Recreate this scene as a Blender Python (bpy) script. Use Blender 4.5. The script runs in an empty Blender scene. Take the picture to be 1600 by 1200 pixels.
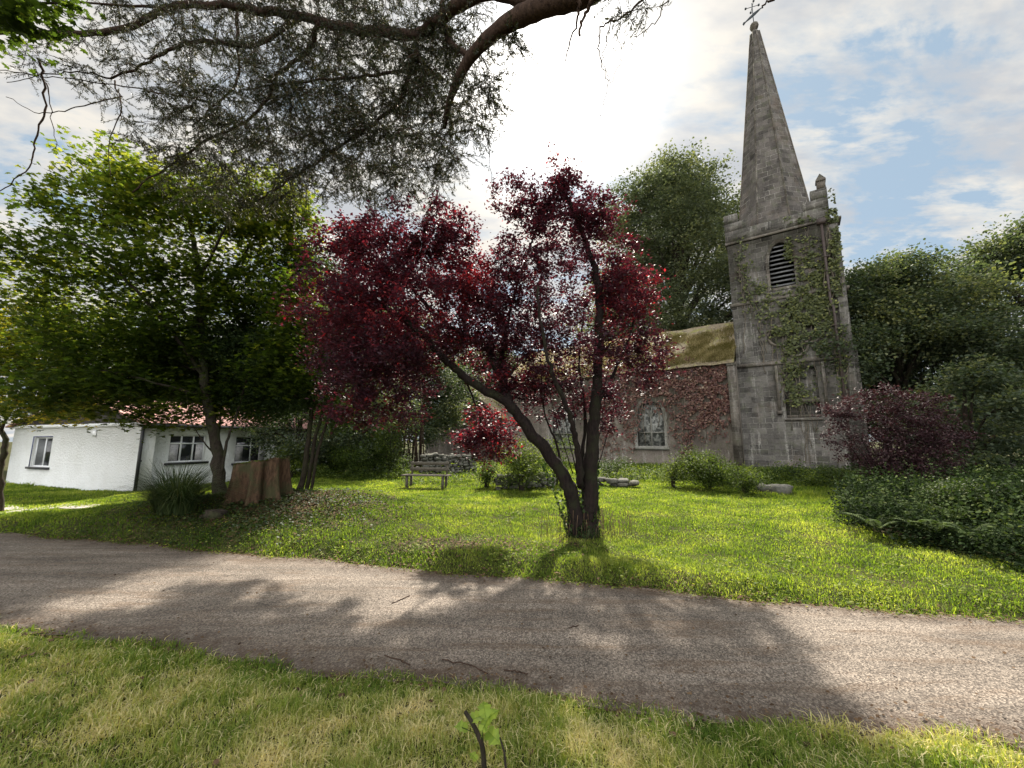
import bpy, bmesh, math, random
import numpy as np
from mathutils import Vector, Matrix
R = math.radians
rng = np.random.default_rng(7)
random.seed(7)
S = bpy.context.scene
COL = S.collection

# ---------------------------------------------------------------- camera
F, EYE, PITCH = 620.0, 1.7, R(8.26)
cam_d = bpy.data.cameras.new('camera')
cam = bpy.data.objects.new('camera', cam_d)
COL.objects.link(cam)
cam.location = (0, 0, EYE)
cam.rotation_euler = (R(90) + PITCH, 0, 0)
cam_d.sensor_width = 36
cam_d.lens = F / 1600 * 36
cam_d.clip_start, cam_d.clip_end = 0.05, 6000
S.camera = cam
S.render.resolution_x, S.render.resolution_y = 1024, 768

# ---------------------------------------------------------------- sun, sky, exposure
SUN_EL, SUN_AZ = R(45.4), R(6.0)          # azimuth from +Y towards +X
sv = Vector((math.sin(SUN_AZ) * math.cos(SUN_EL), math.cos(SUN_AZ) * math.cos(SUN_EL), math.sin(SUN_EL)))
sd = bpy.data.lights.new('sun', 'SUN')
sd.energy, sd.angle, sd.color = 4.3, R(1.6), (1.0, 0.92, 0.80)
sun = bpy.data.objects.new('sun', sd)
sun.rotation_euler = sv.to_track_quat('Z', 'Y').to_euler()
sun.location = (0, 0, 60)
COL.objects.link(sun)
EXPO = 1.46
SKY_STRENGTH = 0.086
S.view_settings.view_transform = 'Standard'
S.view_settings.look = 'None'
S.view_settings.exposure = EXPO
S.view_settings.gamma = 1
S.render.engine = 'CYCLES'
S.cycles.max_bounces = 8
S.cycles.diffuse_bounces = 3
S.cycles.glossy_bounces = 2
S.cycles.transmission_bounces = 4
S.cycles.transparent_max_bounces = 8
S.cycles.sample_clamp_indirect = 6
S.cycles.use_denoising = True


# ---------------------------------------------------------------- node helper
class N:
    def __init__(s, tree):
        s.t = tree

    def n(s, typ, **kw):
        nd = s.t.nodes.new(typ)
        for k, v in kw.items():
            if k.startswith('i_'):
                key = k[2:]
                key = int(key) if key.isdigit() else key.replace('_', ' ')
                nd.inputs[key].default_value = v
            else:
                setattr(nd, k, v)
        return nd

    def l(s, a, b):
        s.t.links.new(a, b)

    def math(s, op, a, b=None, c=None, clamp=False):
        nd = s.t.nodes.new('ShaderNodeMath')
        nd.operation = op
        nd.use_clamp = clamp
        for i, x in enumerate((a, b, c)):
            if x is None: continue
            if isinstance(x, (int, float)): nd.inputs[i].default_value = x
            else: s.l(x, nd.inputs[i])
        return nd.outputs[0]

    def vmath(s, op, a, b=None):
        nd = s.t.nodes.new('ShaderNodeVectorMath')
        nd.operation = op
        for i, x in enumerate((a, b)):
            if x is None: continue
            if isinstance(x, (tuple, list)): nd.inputs[i].default_value = x
            else: s.l(x, nd.inputs[i])
        return nd.outputs[1] if op in ('DOT_PRODUCT', 'LENGTH') else nd.outputs[0]

    def mix(s, fac, a, b, mode='MIX'):
        nd = s.t.nodes.new('ShaderNodeMix')
        nd.data_type = 'RGBA'
        nd.blend_type = mode
        for i, x in ((0, fac), (6, a), (7, b)):
            if isinstance(x, (int, float)): nd.inputs[i].default_value = x
            elif isinstance(x, (tuple, list)): nd.inputs[i].default_value = (*x[:3], 1)
            else: s.l(x, nd.inputs[i])
        return nd.outputs[2]

    def ramp(s, fac, stops):
        nd = s.t.nodes.new('ShaderNodeValToRGB')
        cr = nd.color_ramp
        while len(cr.elements) < len(stops): cr.elements.new(0.5)
        for e, (p, c) in zip(cr.elements, stops):
            e.position = p
            e.color = (c, c, c, 1) if isinstance(c, (int, float)) else (*c, 1)
        s.l(fac, nd.inputs[0])
        return nd.outputs[0]

    def noise(s, vec, scale, detail=4, rough=0.55, dist=0.0):
        nd = s.n('ShaderNodeTexNoise', i_Scale=scale, i_Detail=detail, i_Roughness=rough, i_Distortion=dist)
        if vec is not None: s.l(vec, nd.inputs['Vector'])
        return nd.outputs[0]


# ---------------------------------------------------------------- world
W = bpy.data.worlds.new('World')
S.world = W
W.use_nodes = True
W.node_tree.nodes.clear()
w = N(W.node_tree)
out = w.n('ShaderNodeOutputWorld')
bg = w.n('ShaderNodeBackground', i_Strength=SKY_STRENGTH)
w.l(bg.outputs[0], out.inputs[0])
sky = w.n('ShaderNodeTexSky', sky_type='NISHITA', sun_disc=False, sun_elevation=SUN_EL, sun_rotation=SUN_AZ,
          air_density=1.0, dust_density=1.0, ozone_density=1.2, altitude=50)
geo = w.n('ShaderNodeTexCoord')
d = geo.outputs['Generated']
sep = w.n('ShaderNodeSeparateXYZ')
w.l(d, sep.inputs[0])
zc = w.math('ADD', w.math('MAXIMUM', sep.outputs[2], 0.0), 0.16)
cx = w.math('DIVIDE', sep.outputs[0], zc)
cy = w.math('DIVIDE', sep.outputs[1], zc)
cmb = w.n('ShaderNodeCombineXYZ')
w.l(cx, cmb.inputs[0]); w.l(cy, cmb.inputs[1])
mp = w.n('ShaderNodeMapping')
mp.inputs['Rotation'].default_value = (0, 0, R(-62))
mp.inputs['Scale'].default_value = (1.0, 2.1, 1.0)
mp.inputs['Location'].default_value = (3.3, 1.2, 0)
w.l(cmb.outputs[0], mp.inputs[0])
n1 = w.noise(mp.outputs[0], 1.9, 10, 0.62, 0.35)
n2 = w.noise(mp.outputs[0], 6.5, 6, 0.6, 0.1)
cov = w.math('ADD', w.math('MULTIPLY', n1, 0.68), w.math('MULTIPLY', n2, 0.32))
cov = w.math('ADD', cov, w.math('MULTIPLY', w.math('MAXIMUM', w.math('MULTIPLY', sep.outputs[0], -1.0), 0.0), 0.10))   # hazier cloud to the left
sdot = w.vmath('DOT_PRODUCT', d, tuple(sv))
sdc = w.math('MAXIMUM', sdot, 0.0)
veil = w.math('POWER', sdc, 7.0)                    # thin bright cloud veil around the sun
cov = w.math('ADD', cov, w.math('MULTIPLY', veil, 0.10))
mask = w.ramp(cov, [(0.452, 0.0), (0.51, 0.62), (0.58, 1.0)])
thick = w.ramp(w.noise(mp.outputs[0], 2.6, 5, 0.55), [(0.40, (3.95, 3.75, 3.4)), (0.58, (2.55, 2.65, 2.8))])
glow = w.math('MULTIPLY', w.math('POWER', sdc, 95.0), 14.0)
glow2 = w.math('MULTIPLY', w.math('POWER', sdc, 22.0), .7)
gsum = w.math('ADD', glow, glow2)
cg = w.n('ShaderNodeCombineXYZ')
for i, k in enumerate((1.0, 0.97, 0.92)): w.l(w.math('MULTIPLY', gsum, k), cg.inputs[i])
skyc = w.mix(1.0, sky.outputs[0], (.40, .44, .45), 'MULTIPLY')
skyc = w.mix(0.75, skyc, (2.05, 2.65, 3.2))
back = w.math('ADD', 1.0, w.math('MULTIPLY', w.math('MAXIMUM', w.math('SUBTRACT', 0.15, sep.outputs[1]), 0.0), 4.4))   # added fill light: clouds brightened on the unseen side behind the camera
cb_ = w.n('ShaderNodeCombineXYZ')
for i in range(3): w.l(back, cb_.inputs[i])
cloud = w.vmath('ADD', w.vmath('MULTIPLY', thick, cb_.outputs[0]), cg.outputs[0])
skyg = w.vmath('ADD', skyc, w.vmath('SCALE', cg.outputs[0]))
W.node_tree.nodes[-1].inputs[3].default_value = 0.6
for nd in W.node_tree.nodes:
    if nd.type == 'VECT_MATH' and nd.operation == 'SCALE': nd.inputs[3].default_value = 0.6
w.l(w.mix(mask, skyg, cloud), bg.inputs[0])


# ---------------------------------------------------------------- projection helpers
cp, sp = math.cos(PITCH), math.sin(PITCH)


def ray(px, py):
    v = (600 - py) / F
    return np.array([(px - 800) / F, cp - v * sp, sp + v * cp])


def P(px, py, t):
    return np.array([0, 0, EYE]) + ray(px, py) * t


def sstep(a, b, x):
    t = np.clip((x - a) / (b - a), 0, 1)
    return t * t * (3 - 2 * t)


def far_edge(x):
    x = np.asarray(x, float)
    return 5.29 - .262 * np.clip(x, -16, 12) + .05 * np.sin(x * 1.7) + .03 * np.sin(x * 4.1 + 1)


def near_edge(x):
    x = np.clip(np.asarray(x, float), -14, 12)
    return 3.04 - .19 * x + .005 * x * x + .04 * np.sin(x * 2.3 + 2) + .025 * np.sin(x * 5.7)


_nd = {}


def sn(x, y, s, seed=0):
    """smooth pseudo noise in -1..1"""
    if seed not in _nd:
        r = np.random.default_rng(1000 + seed)
        _nd[seed] = (r.uniform(0, 2 * math.pi, 7), r.uniform(0, 6.28, 7), r.uniform(.6, 2.1, 7))
    a, ph, fr = _nd[seed]
    o = 0
    for i in range(7):
        o = o + np.sin((x * math.cos(a[i]) + y * math.sin(a[i])) * fr[i] / s * 3 + ph[i] + 1.3 * np.sin((x * math.sin(a[i]) - y * math.cos(a[i])) / s * 1.7 + ph[i]))
    return o / 4.2


def H(x, y):
    x = np.asarray(x, float); y = np.asarray(y, float)
    fe, ne = far_edge(x), near_edge(x)
    lawn = sstep(0.0, 0.55, y - fe)
    ver = sstep(0.0, 0.5, ne - y)
    h = -0.035 + 0.12 * lawn + 0.075 * ver
    h = h + 0.48 * np.exp(-((x + 4.6) / 2.9) ** 2 - ((y - 9.3) / 1.9) ** 2) * lawn
    h = h + 0.18 * np.exp(-((x + 7.6) / 2.5) ** 2 - ((y - 8.8) / 1.0) ** 2) * lawn
    h = h - 0.28 * sstep(-10.5, -14, x) * lawn
    h = h + 0.25 * np.exp(-((x - 9.5) / 2.8) ** 2 - ((y - 8.5) / 2.4) ** 2) * lawn
    h = h + (0.05 * sn(x, y, 2.6, 1) + 0.016 * sn(x, y, .7, 2)) * (lawn + ver)
    return h


def proj(x, y, z):
    t = y * cp + (z - EYE) * sp
    return 800 + F * x / t, 600 - F * ((z - EYE) * cp - y * sp) / t


def on_bank(x, y):
    """overgrown bank on the right of the lawn"""
    px, py = proj(x, y, H(x, y))
    b = 834 + np.clip((px - 1330) * .24, 0, 200) + 9 * sn(x, y, .8, 77)
    return (px > 1318 + 10 * sn(x, y, 1.1, 78) + np.clip(800 - py, 0, 60) * .3) & (py < b) & (py > 748)


def G(px, py, tmax=200.0):
    r = ray(px, py)
    t, pt = 1.0, 1.0
    while t < tmax:
        p = np.array([0, 0, EYE]) + r * t
        if p[2] < H(p[0], p[1]):
            a, b = pt, t
            for _ in range(20):
                m = (a + b) / 2
                p = np.array([0, 0, EYE]) + r * m
                if p[2] < H(p[0], p[1]): b = m
                else: a = m
            return p, b
        pt = t
        t += 0.02 + t * .004
    return np.array([0, 0, EYE]) + r * tmax, tmax


def ground_at(x, y):
    return np.array([x, y, float(H(x, y))])


# ---------------------------------------------------------------- mesh builder
class MB:
    def __init__(s):
        s.v, s.f, s.t, s.u, s.nv = [], [], [], [], 0

    def add(s, v, f, tint=0.5, uv=None):
        v = np.asarray(v, float).reshape(-1, 3)
        f = np.asarray(f, int)
        s.v.append(v)
        s.f.append(f + s.nv)
        s.t.append(np.broadcast_to(np.asarray(tint, float), (len(f),)))
        s.u.append(uv)
        s.nv += len(v)

    def tube(s, pts, rad, sides=6, tint=0.5, cap=True):
        pts = np.asarray(pts, float)
        n = len(pts)
        rad = np.broadcast_to(np.asarray(rad, float), (n,))
        tan = np.gradient(pts, axis=0)
        tan /= np.linalg.norm(tan, axis=1, keepdims=True) + 1e-9
        m = tan.mean(0)
        ref = np.array([0, 0, 1.]) if abs(m[2]) < .75 * np.linalg.norm(m) else np.array([1., 0.1, 0])
        a = np.cross(tan, ref)
        a /= np.linalg.norm(a, axis=1, keepdims=True) + 1e-9
        b = np.cross(tan, a)
        th = np.arange(sides) * 2 * math.pi / sides
        ring = a[:, None, :] * np.cos(th)[None, :, None] + b[:, None, :] * np.sin(th)[None, :, None]
        v = (pts[:, None, :] + ring * rad[:, None, None]).reshape(-1, 3)
        i = np.arange(n - 1)[:, None] * sides
        j = np.arange(sides)[None, :]
        k = (j + 1) % sides
        f = np.stack([i + j, i + k, i + sides + k, i + sides + j], -1).reshape(-1, 4)
        if cap:
            v = np.vstack([v, pts[0], pts[-1]])
            c0, c1 = n * sides, n * sides + 1
            jj = np.arange(sides); kk = (jj + 1) % sides
            s.add(v, f, tint)
            base = s.nv - len(v)
            s.f.append(np.stack([kk, jj, np.full(sides, c0)], -1) + base)
            s.f.append(np.stack([(n - 1) * sides + jj, (n - 1) * sides + kk, np.full(sides, c1)], -1) + base)
            s.t += [np.broadcast_to(float(tint) if np.ndim(tint) == 0 else .5, (sides,))] * 2
            s.u += [None, None]
        else:
            s.add(v, f, tint)

    def box(s, lo, hi, tint=0.5):
        x0, y0, z0 = lo; x1, y1, z1 = hi
        v = [(x0, y0, z0), (x1, y0, z0), (x1, y1, z0), (x0, y1, z0), (x0, y0, z1), (x1, y0, z1), (x1, y1, z1), (x0, y1, z1)]
        f = [(0, 3, 2, 1), (4, 5, 6, 7), (0, 1, 5, 4), (1, 2, 6, 5), (2, 3, 7, 6), (3, 0, 4, 7)]
        s.add(v, f, tint)

    def stone(s, c, r, rz=0, seed=0, tint=0.5, jag=.16):
        g = np.random.default_rng(seed)
        nu, nvv = 9, 6
        vs = []
        for i in range(nvv + 1):
            ph = math.pi * i / nvv
            for j in range(nu):
                th = 2 * math.pi * j / nu
                d = np.array([math.sin(ph) * math.cos(th), math.sin(ph) * math.sin(th), math.cos(ph)])
                d = np.sign(d) * np.abs(d) ** .7
                vs.append(d * (1 + g.uniform(-jag, jag)))
        vs = np.array(vs)
        vs[:nu] = vs[0]; vs[-nu:] = vs[-nu]
        vs *= np.array(r)
        c_, s_ = math.cos(rz), math.sin(rz)
        vs = np.stack([vs[:, 0] * c_ - vs[:, 1] * s_, vs[:, 0] * s_ + vs[:, 1] * c_, vs[:, 2]], 1) + np.array(c)
        f = []
        for i in range(nvv):
            for j in range(nu):
                k = (j + 1) % nu
                f.append((i * nu + j, (i + 1) * nu + j, (i + 1) * nu + k, i * nu + k))
        s.add(vs, f, tint)

    def build(s, name, mat, parent=None, local=False, smooth=False, loc=None):
        me = bpy.data.meshes.new(name)
        v = np.vstack(s.v)
        off = np.zeros(3)
        if parent is not None and not local: off = np.array(parent.location)
        if loc is not None: off = np.array(loc)
        v = v - off
        tot = np.concatenate([np.full(len(f), f.shape[1]) for f in s.f])
        loops = np.concatenate([f.ravel() for f in s.f])
        start = np.concatenate([[0], np.cumsum(tot)[:-1]])
        me.vertices.add(len(v)); me.vertices.foreach_set('co', v.astype(np.float32).ravel())
        me.loops.add(len(loops)); me.loops.foreach_set('vertex_index', loops.astype(np.int32))
        me.polygons.add(len(tot)); me.polygons.foreach_set('loop_start', start.astype(np.int32))
        if smooth: me.polygons.foreach_set('use_smooth', np.ones(len(tot), bool))
        me.update(calc_edges=True)
        at = me.attributes.new('tint', 'FLOAT', 'FACE')
        at.data.foreach_set('value', np.concatenate(s.t).astype(np.float32))
        if any(u is not None for u in s.u):
            uvl = me.uv_layers.new(name='UVMap')
            uv = np.concatenate([np.zeros(f.size * 2) if u is None else np.asarray(u, float).ravel() for f, u in zip(s.f, s.u)])
            uvl.data.foreach_set('uv', uv.astype(np.float32))
        me.materials.append(mat)
        o = bpy.data.objects.new(name, me)
        COL.objects.link(o)
        if parent is not None: o.parent = parent
        if loc is not None: o.location = loc
        return o


def tag(o, label=None, cat=None, group=None, kind=None):
    if label: o['label'] = label
    if cat: o['category'] = cat
    if group: o['group'] = group
    if kind: o['kind'] = kind
    return o


def empty(name, loc, rz, label, cat, group=None):
    o = bpy.data.objects.new(name, None)
    o.empty_display_size = .3
    COL.objects.link(o)
    o.location = loc
    o.rotation_euler = (0, 0, rz)
    return tag(o, label, cat, group)


# ---------------------------------------------------------------- materials
def new_mat(name):
    m = bpy.data.materials.new(name)
    m.use_nodes = True
    m.node_tree.nodes.clear()
    a = N(m.node_tree)
    o = a.n('ShaderNodeOutputMaterial')
    return m, a, o


def tintc(a, stops):
    at = a.n('ShaderNodeAttribute', attribute_name='tint')
    return a.ramp(at.outputs['Fac'], stops)


def leaf_mat(name, stops, trans=0.42, tmul=(1.3, 1.35, .8), rough=.5, spec=.35):
    m, a, o = new_mat(name)
    c = tintc(a, stops)
    pb = a.n('ShaderNodeBsdfPrincipled', i_Roughness=rough)
    pb.inputs['Specular IOR Level'].default_value = spec
    a.l(c, pb.inputs['Base Color'])
    tr = a.n('ShaderNodeBsdfTranslucent')
    a.l(a.mix(1.0, c, tmul, 'MULTIPLY'), tr.inputs[0])
    mx = a.n('ShaderNodeMixShader')
    mx.inputs[0].default_value = trans
    a.l(pb.outputs[0], mx.inputs[1]); a.l(tr.outputs[0], mx.inputs[2])
    a.l(mx.outputs[0], o.inputs[0])
    return m


def plain(name, col, rough=.7, spec=.3, nscale=None, namp=.3, bump=0, bscale=20, metallic=0, bdist=.01):
    m, a, o = new_mat(name)
    pb = a.n('ShaderNodeBsdfPrincipled', i_Roughness=rough, i_Metallic=metallic)
    pb.inputs['Specular IOR Level'].default_value = spec
    tc = a.n('ShaderNodeTexCoord')
    if nscale:
        n = a.noise(tc.outputs['Object'], nscale, 6, .6)
        c = a.mix(1.0, col, a.ramp(n, [(.25, 1 - namp), (.75, 1 + namp)]), 'MULTIPLY')
        a.l(c, pb.inputs['Base Color'])
    else:
        pb.inputs['Base Color'].default_value = (*col, 1)
    if bump:
        b = a.n('ShaderNodeBump', i_Strength=bump, i_Distance=bdist)
        a.l(a.noise(tc.outputs['Object'], bscale, 5, .6), b.inputs['Height'])
        a.l(b.outputs[0], pb.inputs['Normal'])
    a.l(pb.outputs[0], o.inputs[0])
    return m


def bark_mat(name, c0, c1, moss=None):
    m, a, o = new_mat(name)
    tc = a.n('ShaderNodeTexCoord')
    mpp = a.n('ShaderNodeMapping')
    mpp.inputs['Scale'].default_value = (1, 1, .28)
    a.l(tc.outputs['Object'], mpp.inputs[0])
    n = a.noise(mpp.outputs[0], 28, 7, .65)
    c = a.ramp(n, [(.3, c0), (.7, c1)])
    if moss:
        n3 = a.noise(tc.outputs['Object'], 3.2, 5, .6)
        c = a.mix(a.ramp(n3, [(.48, 0), (.62, .75)]), c, moss)
    pb = a.n('ShaderNodeBsdfPrincipled', i_Roughness=.9)
    pb.inputs['Specular IOR Level'].default_value = .15
    a.l(c, pb.inputs['Base Color'])
    b = a.n('ShaderNodeBump', i_Strength=.9, i_Distance=.03)
    a.l(n, b.inputs['Height'])
    a.l(b.outputs[0], pb.inputs['Normal'])
    a.l(pb.outputs[0], o.inputs[0])
    return m


def stone_mat(name, uvmap=False, bw=.62, rh=.31, col=((.026, .024, .022), (.15, .138, .124)), mort=(.34, .32, .285), lime=.5, joints=.6, render=0.0):
    m, a, o = new_mat(name)
    tc = a.n('ShaderNodeTexCoord')
    if uvmap:
        vec = tc.outputs['UV']
        su = a.n('ShaderNodeSeparateXYZ'); a.l(vec, su.inputs[0])
        U, V = su.outputs[0], su.outputs[1]
    else:
        so = a.n('ShaderNodeSeparateXYZ'); a.l(tc.outputs['Object'], so.inputs[0])
        U, V = a.math('ADD', so.outputs[0], so.outputs[1]), so.outputs[2]
    cb = a.n('ShaderNodeCombineXYZ'); a.l(U, cb.inputs[0]); a.l(V, cb.inputs[1])
    ob = tc.outputs['Object']
    # wobble the joints
    nz = a.n('ShaderNodeTexNoise', i_Scale=1.7, i_Detail=3.0)
    a.l(cb.outputs[0], nz.inputs[0])
    wob = a.vmath('SCALE', a.vmath('SUBTRACT', nz.outputs[1], (.5, .5, .5)))
    a.t.nodes[-1].inputs[3].default_value = .14
    for nd in a.t.nodes:
        if nd.type == 'VECT_MATH' and nd.operation == 'SCALE': nd.inputs[3].default_value = .14
    vv = a.vmath('ADD', cb.outputs[0], wob)
    br = a.n('ShaderNodeTexBrick', i_Scale=1.0, offset=.5, squash=1.0)
    br.inputs['Brick Width'].default_value = bw
    br.inputs['Row Height'].default_value = rh
    br.inputs['Mortar Size'].default_value = .02
    br.inputs['Mortar Smooth'].default_value = .4
    br.inputs['Color1'].default_value = (.25, .25, .25, 1)
    br.inputs['Color2'].default_value = (.85, .85, .85, 1)
    br.inputs['Mortar'].default_value = (.5, .5, .5, 1)
    a.l(vv, br.inputs[0])
    blk = a.math('MULTIPLY', br.outputs[0], 1.0)
    n1 = a.noise(ob, 1.1, 7, .62)
    n2 = a.noise(ob, 11, 6, .65)
    f = a.math('ADD', a.math('MULTIPLY', n1, .75), a.math('MULTIPLY', n2, .45))
    f = a.math('ADD', f, a.math('MULTIPLY', a.math('SUBTRACT', blk, .5), .40 * (1 - render)))
    c = a.ramp(f, [(.38, col[0]), (.78, col[1])])
    # joints visible only where pointing survives
    jn = a.ramp(a.noise(ob, .9, 4, .6), [(.40, 0), (.60, joints)])
    jm = a.math('MULTIPLY', a.math('MULTIPLY', br.outputs[1], jn), a.ramp(n2, [(.3, .35), (.6, 1)]))
    c = a.mix(jm, c, mort)
    # lime streaks running down
    cs = a.n('ShaderNodeMapping'); cs.inputs['Scale'].default_value = (2.6, 2.6, .22)
    a.l(ob, cs.inputs[0])
    st = a.noise(cs.outputs[0], 1.5, 8, .68)
    lm = a.math('MULTIPLY', a.ramp(st, [(.54, 0), (.64, lime)]), a.ramp(n2, [(.35, .1), (.6, 1)]))
    c = a.mix(lm, c, (.50, .48, .43))
    # lichen and algae
    al = a.ramp(a.noise(ob, 2.3, 6, .7), [(.5, 0), (.72, .55)])
    c = a.mix(al, c, (.085, .095, .05))
    rust = a.ramp(a.noise(ob, .7, 5, .65), [(.55, 0), (.75, .35)])
    c = a.mix(rust, c, (.17, .115, .08))
    pb = a.n('ShaderNodeBsdfPrincipled', i_Roughness=.92)
    pb.inputs['Specular IOR Level'].default_value = .15
    a.l(c, pb.inputs['Base Color'])
    b = a.n('ShaderNodeBump', i_Strength=.9, i_Distance=.03)
    hh = a.math('SUBTRACT', a.math('ADD', a.math('MULTIPLY', n2, .8), a.math('MULTIPLY', blk, .3 * (1 - render))), a.math('MULTIPLY', br.outputs[1], .7 * (1 - render)))
    a.l(hh, b.inputs['Height'])
    a.l(b.outputs[0], pb.inputs['Normal'])
    a.l(pb.outputs[0], o.inputs[0])
    return m


M = {}
M['tower'] = stone_mat('tower_stone')
M['spire'] = stone_mat('spire_stone', uvmap=True, bw=.55, rh=.36, col=((.032, .029, .027), (.145, .129, .118)), lime=.12, joints=.9)
M['trim'] = stone_mat('trim_stone', bw=.8, rh=.37, col=((.036, .031, .026), (.15, .13, .11)), lime=.3, joints=.5)
M['render'] = stone_mat('roughcast', bw=.7, rh=.4, col=((.065, .055, .046), (.20, .17, .145)), lime=.45, joints=.12, render=.85)
M['iron'] = plain('iron', (.05, .035, .03), .6, .4, nscale=8)
M['louvre'] = plain('slate_louvre', (.14, .14, .145), .7, .3, nscale=5)
M['dark'] = plain('dark_recess', (.012, .012, .012), .9, .1)
M['vane'] = plain('vane_metal', (.07, .08, .09), .95, .05)
M['bark'] = bark_mat('bark', (.014, .011, .008), (.055, .043, .033), (.04, .045, .02))
M['bark_purple'] = bark_mat('plum_bark', (.007, .005, .005), (.026, .018, .016), (.022, .024, .012))
M['bark_brown'] = bark_mat('brown_bark', (.022, .013, .010), (.085, .053, .038))
M['stump'] = bark_mat('stump_wood', (.026, .015, .009), (.105, .064, .038), (.04, .045, .02))
M['wood'] = plain('weathered_wood', (.12, .105, .085), .8, .2, nscale=9, namp=.35, bump=.4, bscale=40)
M['rock'] = stone_mat('field_stone', bw=3, rh=3, col=((.045, .045, .036), (.22, .21, .185)), lime=.2, joints=0)
M['leaf_green'] = leaf_mat('leaf_green', [(0, (.026, .044, .010)), (.5, (.036, .060, .011)), (.85, (.075, .10, .016)), (1, (.17, .18, .03))], trans=.58, tmul=(2.1, 2.1, .9))
M['leaf_yellow'] = leaf_mat('leaf_yellow', [(0, (.03, .05, .008)), (.5, (.08, .11, .014)), (1, (.30, .26, .03))], trans=.58, tmul=(2.3, 2.0, .7))
M['leaf_dark'] = leaf_mat('leaf_dark', [(0, (.016, .030, .011)), (.6, (.038, .060, .019)), (1, (.07, .09, .02))], trans=.3, tmul=(1.6, 1.8, .8), rough=.6, spec=.2)
M['leaf_far'] = leaf_mat('leaf_far', [(0, (.040, .056, .036)), (.6, (.078, .100, .058)), (1, (.19, .195, .08))], trans=.42, tmul=(1.4, 1.5, .8), rough=.6, spec=.25)
M['leaf_lime_tree'] = leaf_mat('leaf_lime_tree', [(0, (.06, .075, .048)), (.6, (.12, .138, .08)), (1, (.24, .24, .11))], trans=.36, tmul=(1.35, 1.45, .85), rough=.6, spec=.25)
M['leaf_plum'] = leaf_mat('leaf_plum', [(0, (.030, .016, .023)), (.5, (.052, .022, .030)), (.88, (.115, .022, .030)), (1, (.26, .035, .035))], trans=.45, tmul=(1.9, .8, .95), rough=.5, spec=.3)
M['leaf_shrub'] = leaf_mat('leaf_shrub', [(0, (.026, .012, .015)), (.6, (.052, .024, .028)), (1, (.13, .08, .075))], trans=.22, tmul=(1.4, .9, .9), rough=.6, spec=.25)
M['leaf_bush'] = leaf_mat('leaf_bush', [(0, (.012, .022, .006)), (.6, (.065, .10, .022)), (1, (.18, .22, .05))], trans=.42, tmul=(1.6, 1.6, .6), rough=.65, spec=.15)
M['leaf_fine'] = leaf_mat('leaf_fine', [(0, (.010, .013, .006)), (.6, (.022, .032, .012)), (1, (.075, .065, .03))], trans=.3, tmul=(1.5, 1.4, .8))
M['leaf_bramble'] = leaf_mat('leaf_bramble', [(0, (.010, .018, .007)), (.5, (.032, .052, .018)), (.8, (.06, .085, .03)), (1, (.12, .14, .05))], trans=.22, tmul=(1.3, 1.4, .7), rough=.85, spec=.05)
M['leaf_fern'] = leaf_mat('leaf_fern', [(0, (.02, .036, .010)), (.6, (.045, .072, .018)), (1, (.09, .12, .03))], trans=.25, tmul=(1.3, 1.4, .6), rough=.65, spec=.15)
M['ivy'] = leaf_mat('leaf_ivy', [(0, (.035, .045, .018)), (.6, (.09, .105, .036)), (1, (.23, .235, .07))], trans=.3, tmul=(1.4, 1.5, .7))
M['creeper'] = leaf_mat('leaf_creeper', [(0, (.05, .024, .02)), (.45, (.125, .055, .044)), (.75, (.20, .125, .085)), (1, (.34, .27, .19))], trans=.2, tmul=(1.5, .8, .8))
M['grass'] = leaf_mat('grass_blades', [(0, (.07, .13, .022)), (.4, (.18, .25, .045)), (.7, (.38, .38, .13)), (1, (.70, .62, .38))], trans=.5, tmul=(1.55, 1.5, .6), rough=.6, spec=.15)
M['lawn'] = leaf_mat('lawn_blades', [(0, (.042, .078, .016)), (.5, (.125, .18, .03)), (1, (.33, .35, .10))], trans=.55, tmul=(1.8, 1.85, .55), rough=.6, spec=.15)
M['reed'] = leaf_mat('reed_blades', [(0, (.02, .035, .012)), (.7, (.05, .075, .022)), (1, (.15, .15, .06))], trans=.35)
M['litter'] = leaf_mat('dead_leaves', [(0, (.035, .022, .014)), (.6, (.12, .075, .042)), (1, (.17, .12, .075))], trans=.12, tmul=(1, .9, .7), rough=.8, spec=.08)
M['straw'] = leaf_mat('dry_moss', [(0, (.17, .16, .05)), (.5, (.33, .28, .16)), (1, (.60, .53, .38))], trans=.4, tmul=(1.2, 1.15, .7))
M['glass'] = plain('window_glass', (.02, .022, .025), .08, .6)
M['curtain'] = plain('net_curtain', (.5, .48, .5), .9, .1, nscale=14, namp=.4)
M['white_paint'] = plain('white_paint', (.72, .73, .74), .5, .4, nscale=3, namp=.06)
M['blue_paint'] = plain('blue_paint', (.03, .04, .12), .6, .3)
M['black_paint'] = plain('black_paint', (.02, .02, .022), .5, .4)
M['gable'] = plain('dark_gable_boards', (.035, .03, .028), .8, .2, nscale=6)
M['white_fence'] = plain('pale_timber', (.55, .5, .4), .7, .2)


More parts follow.
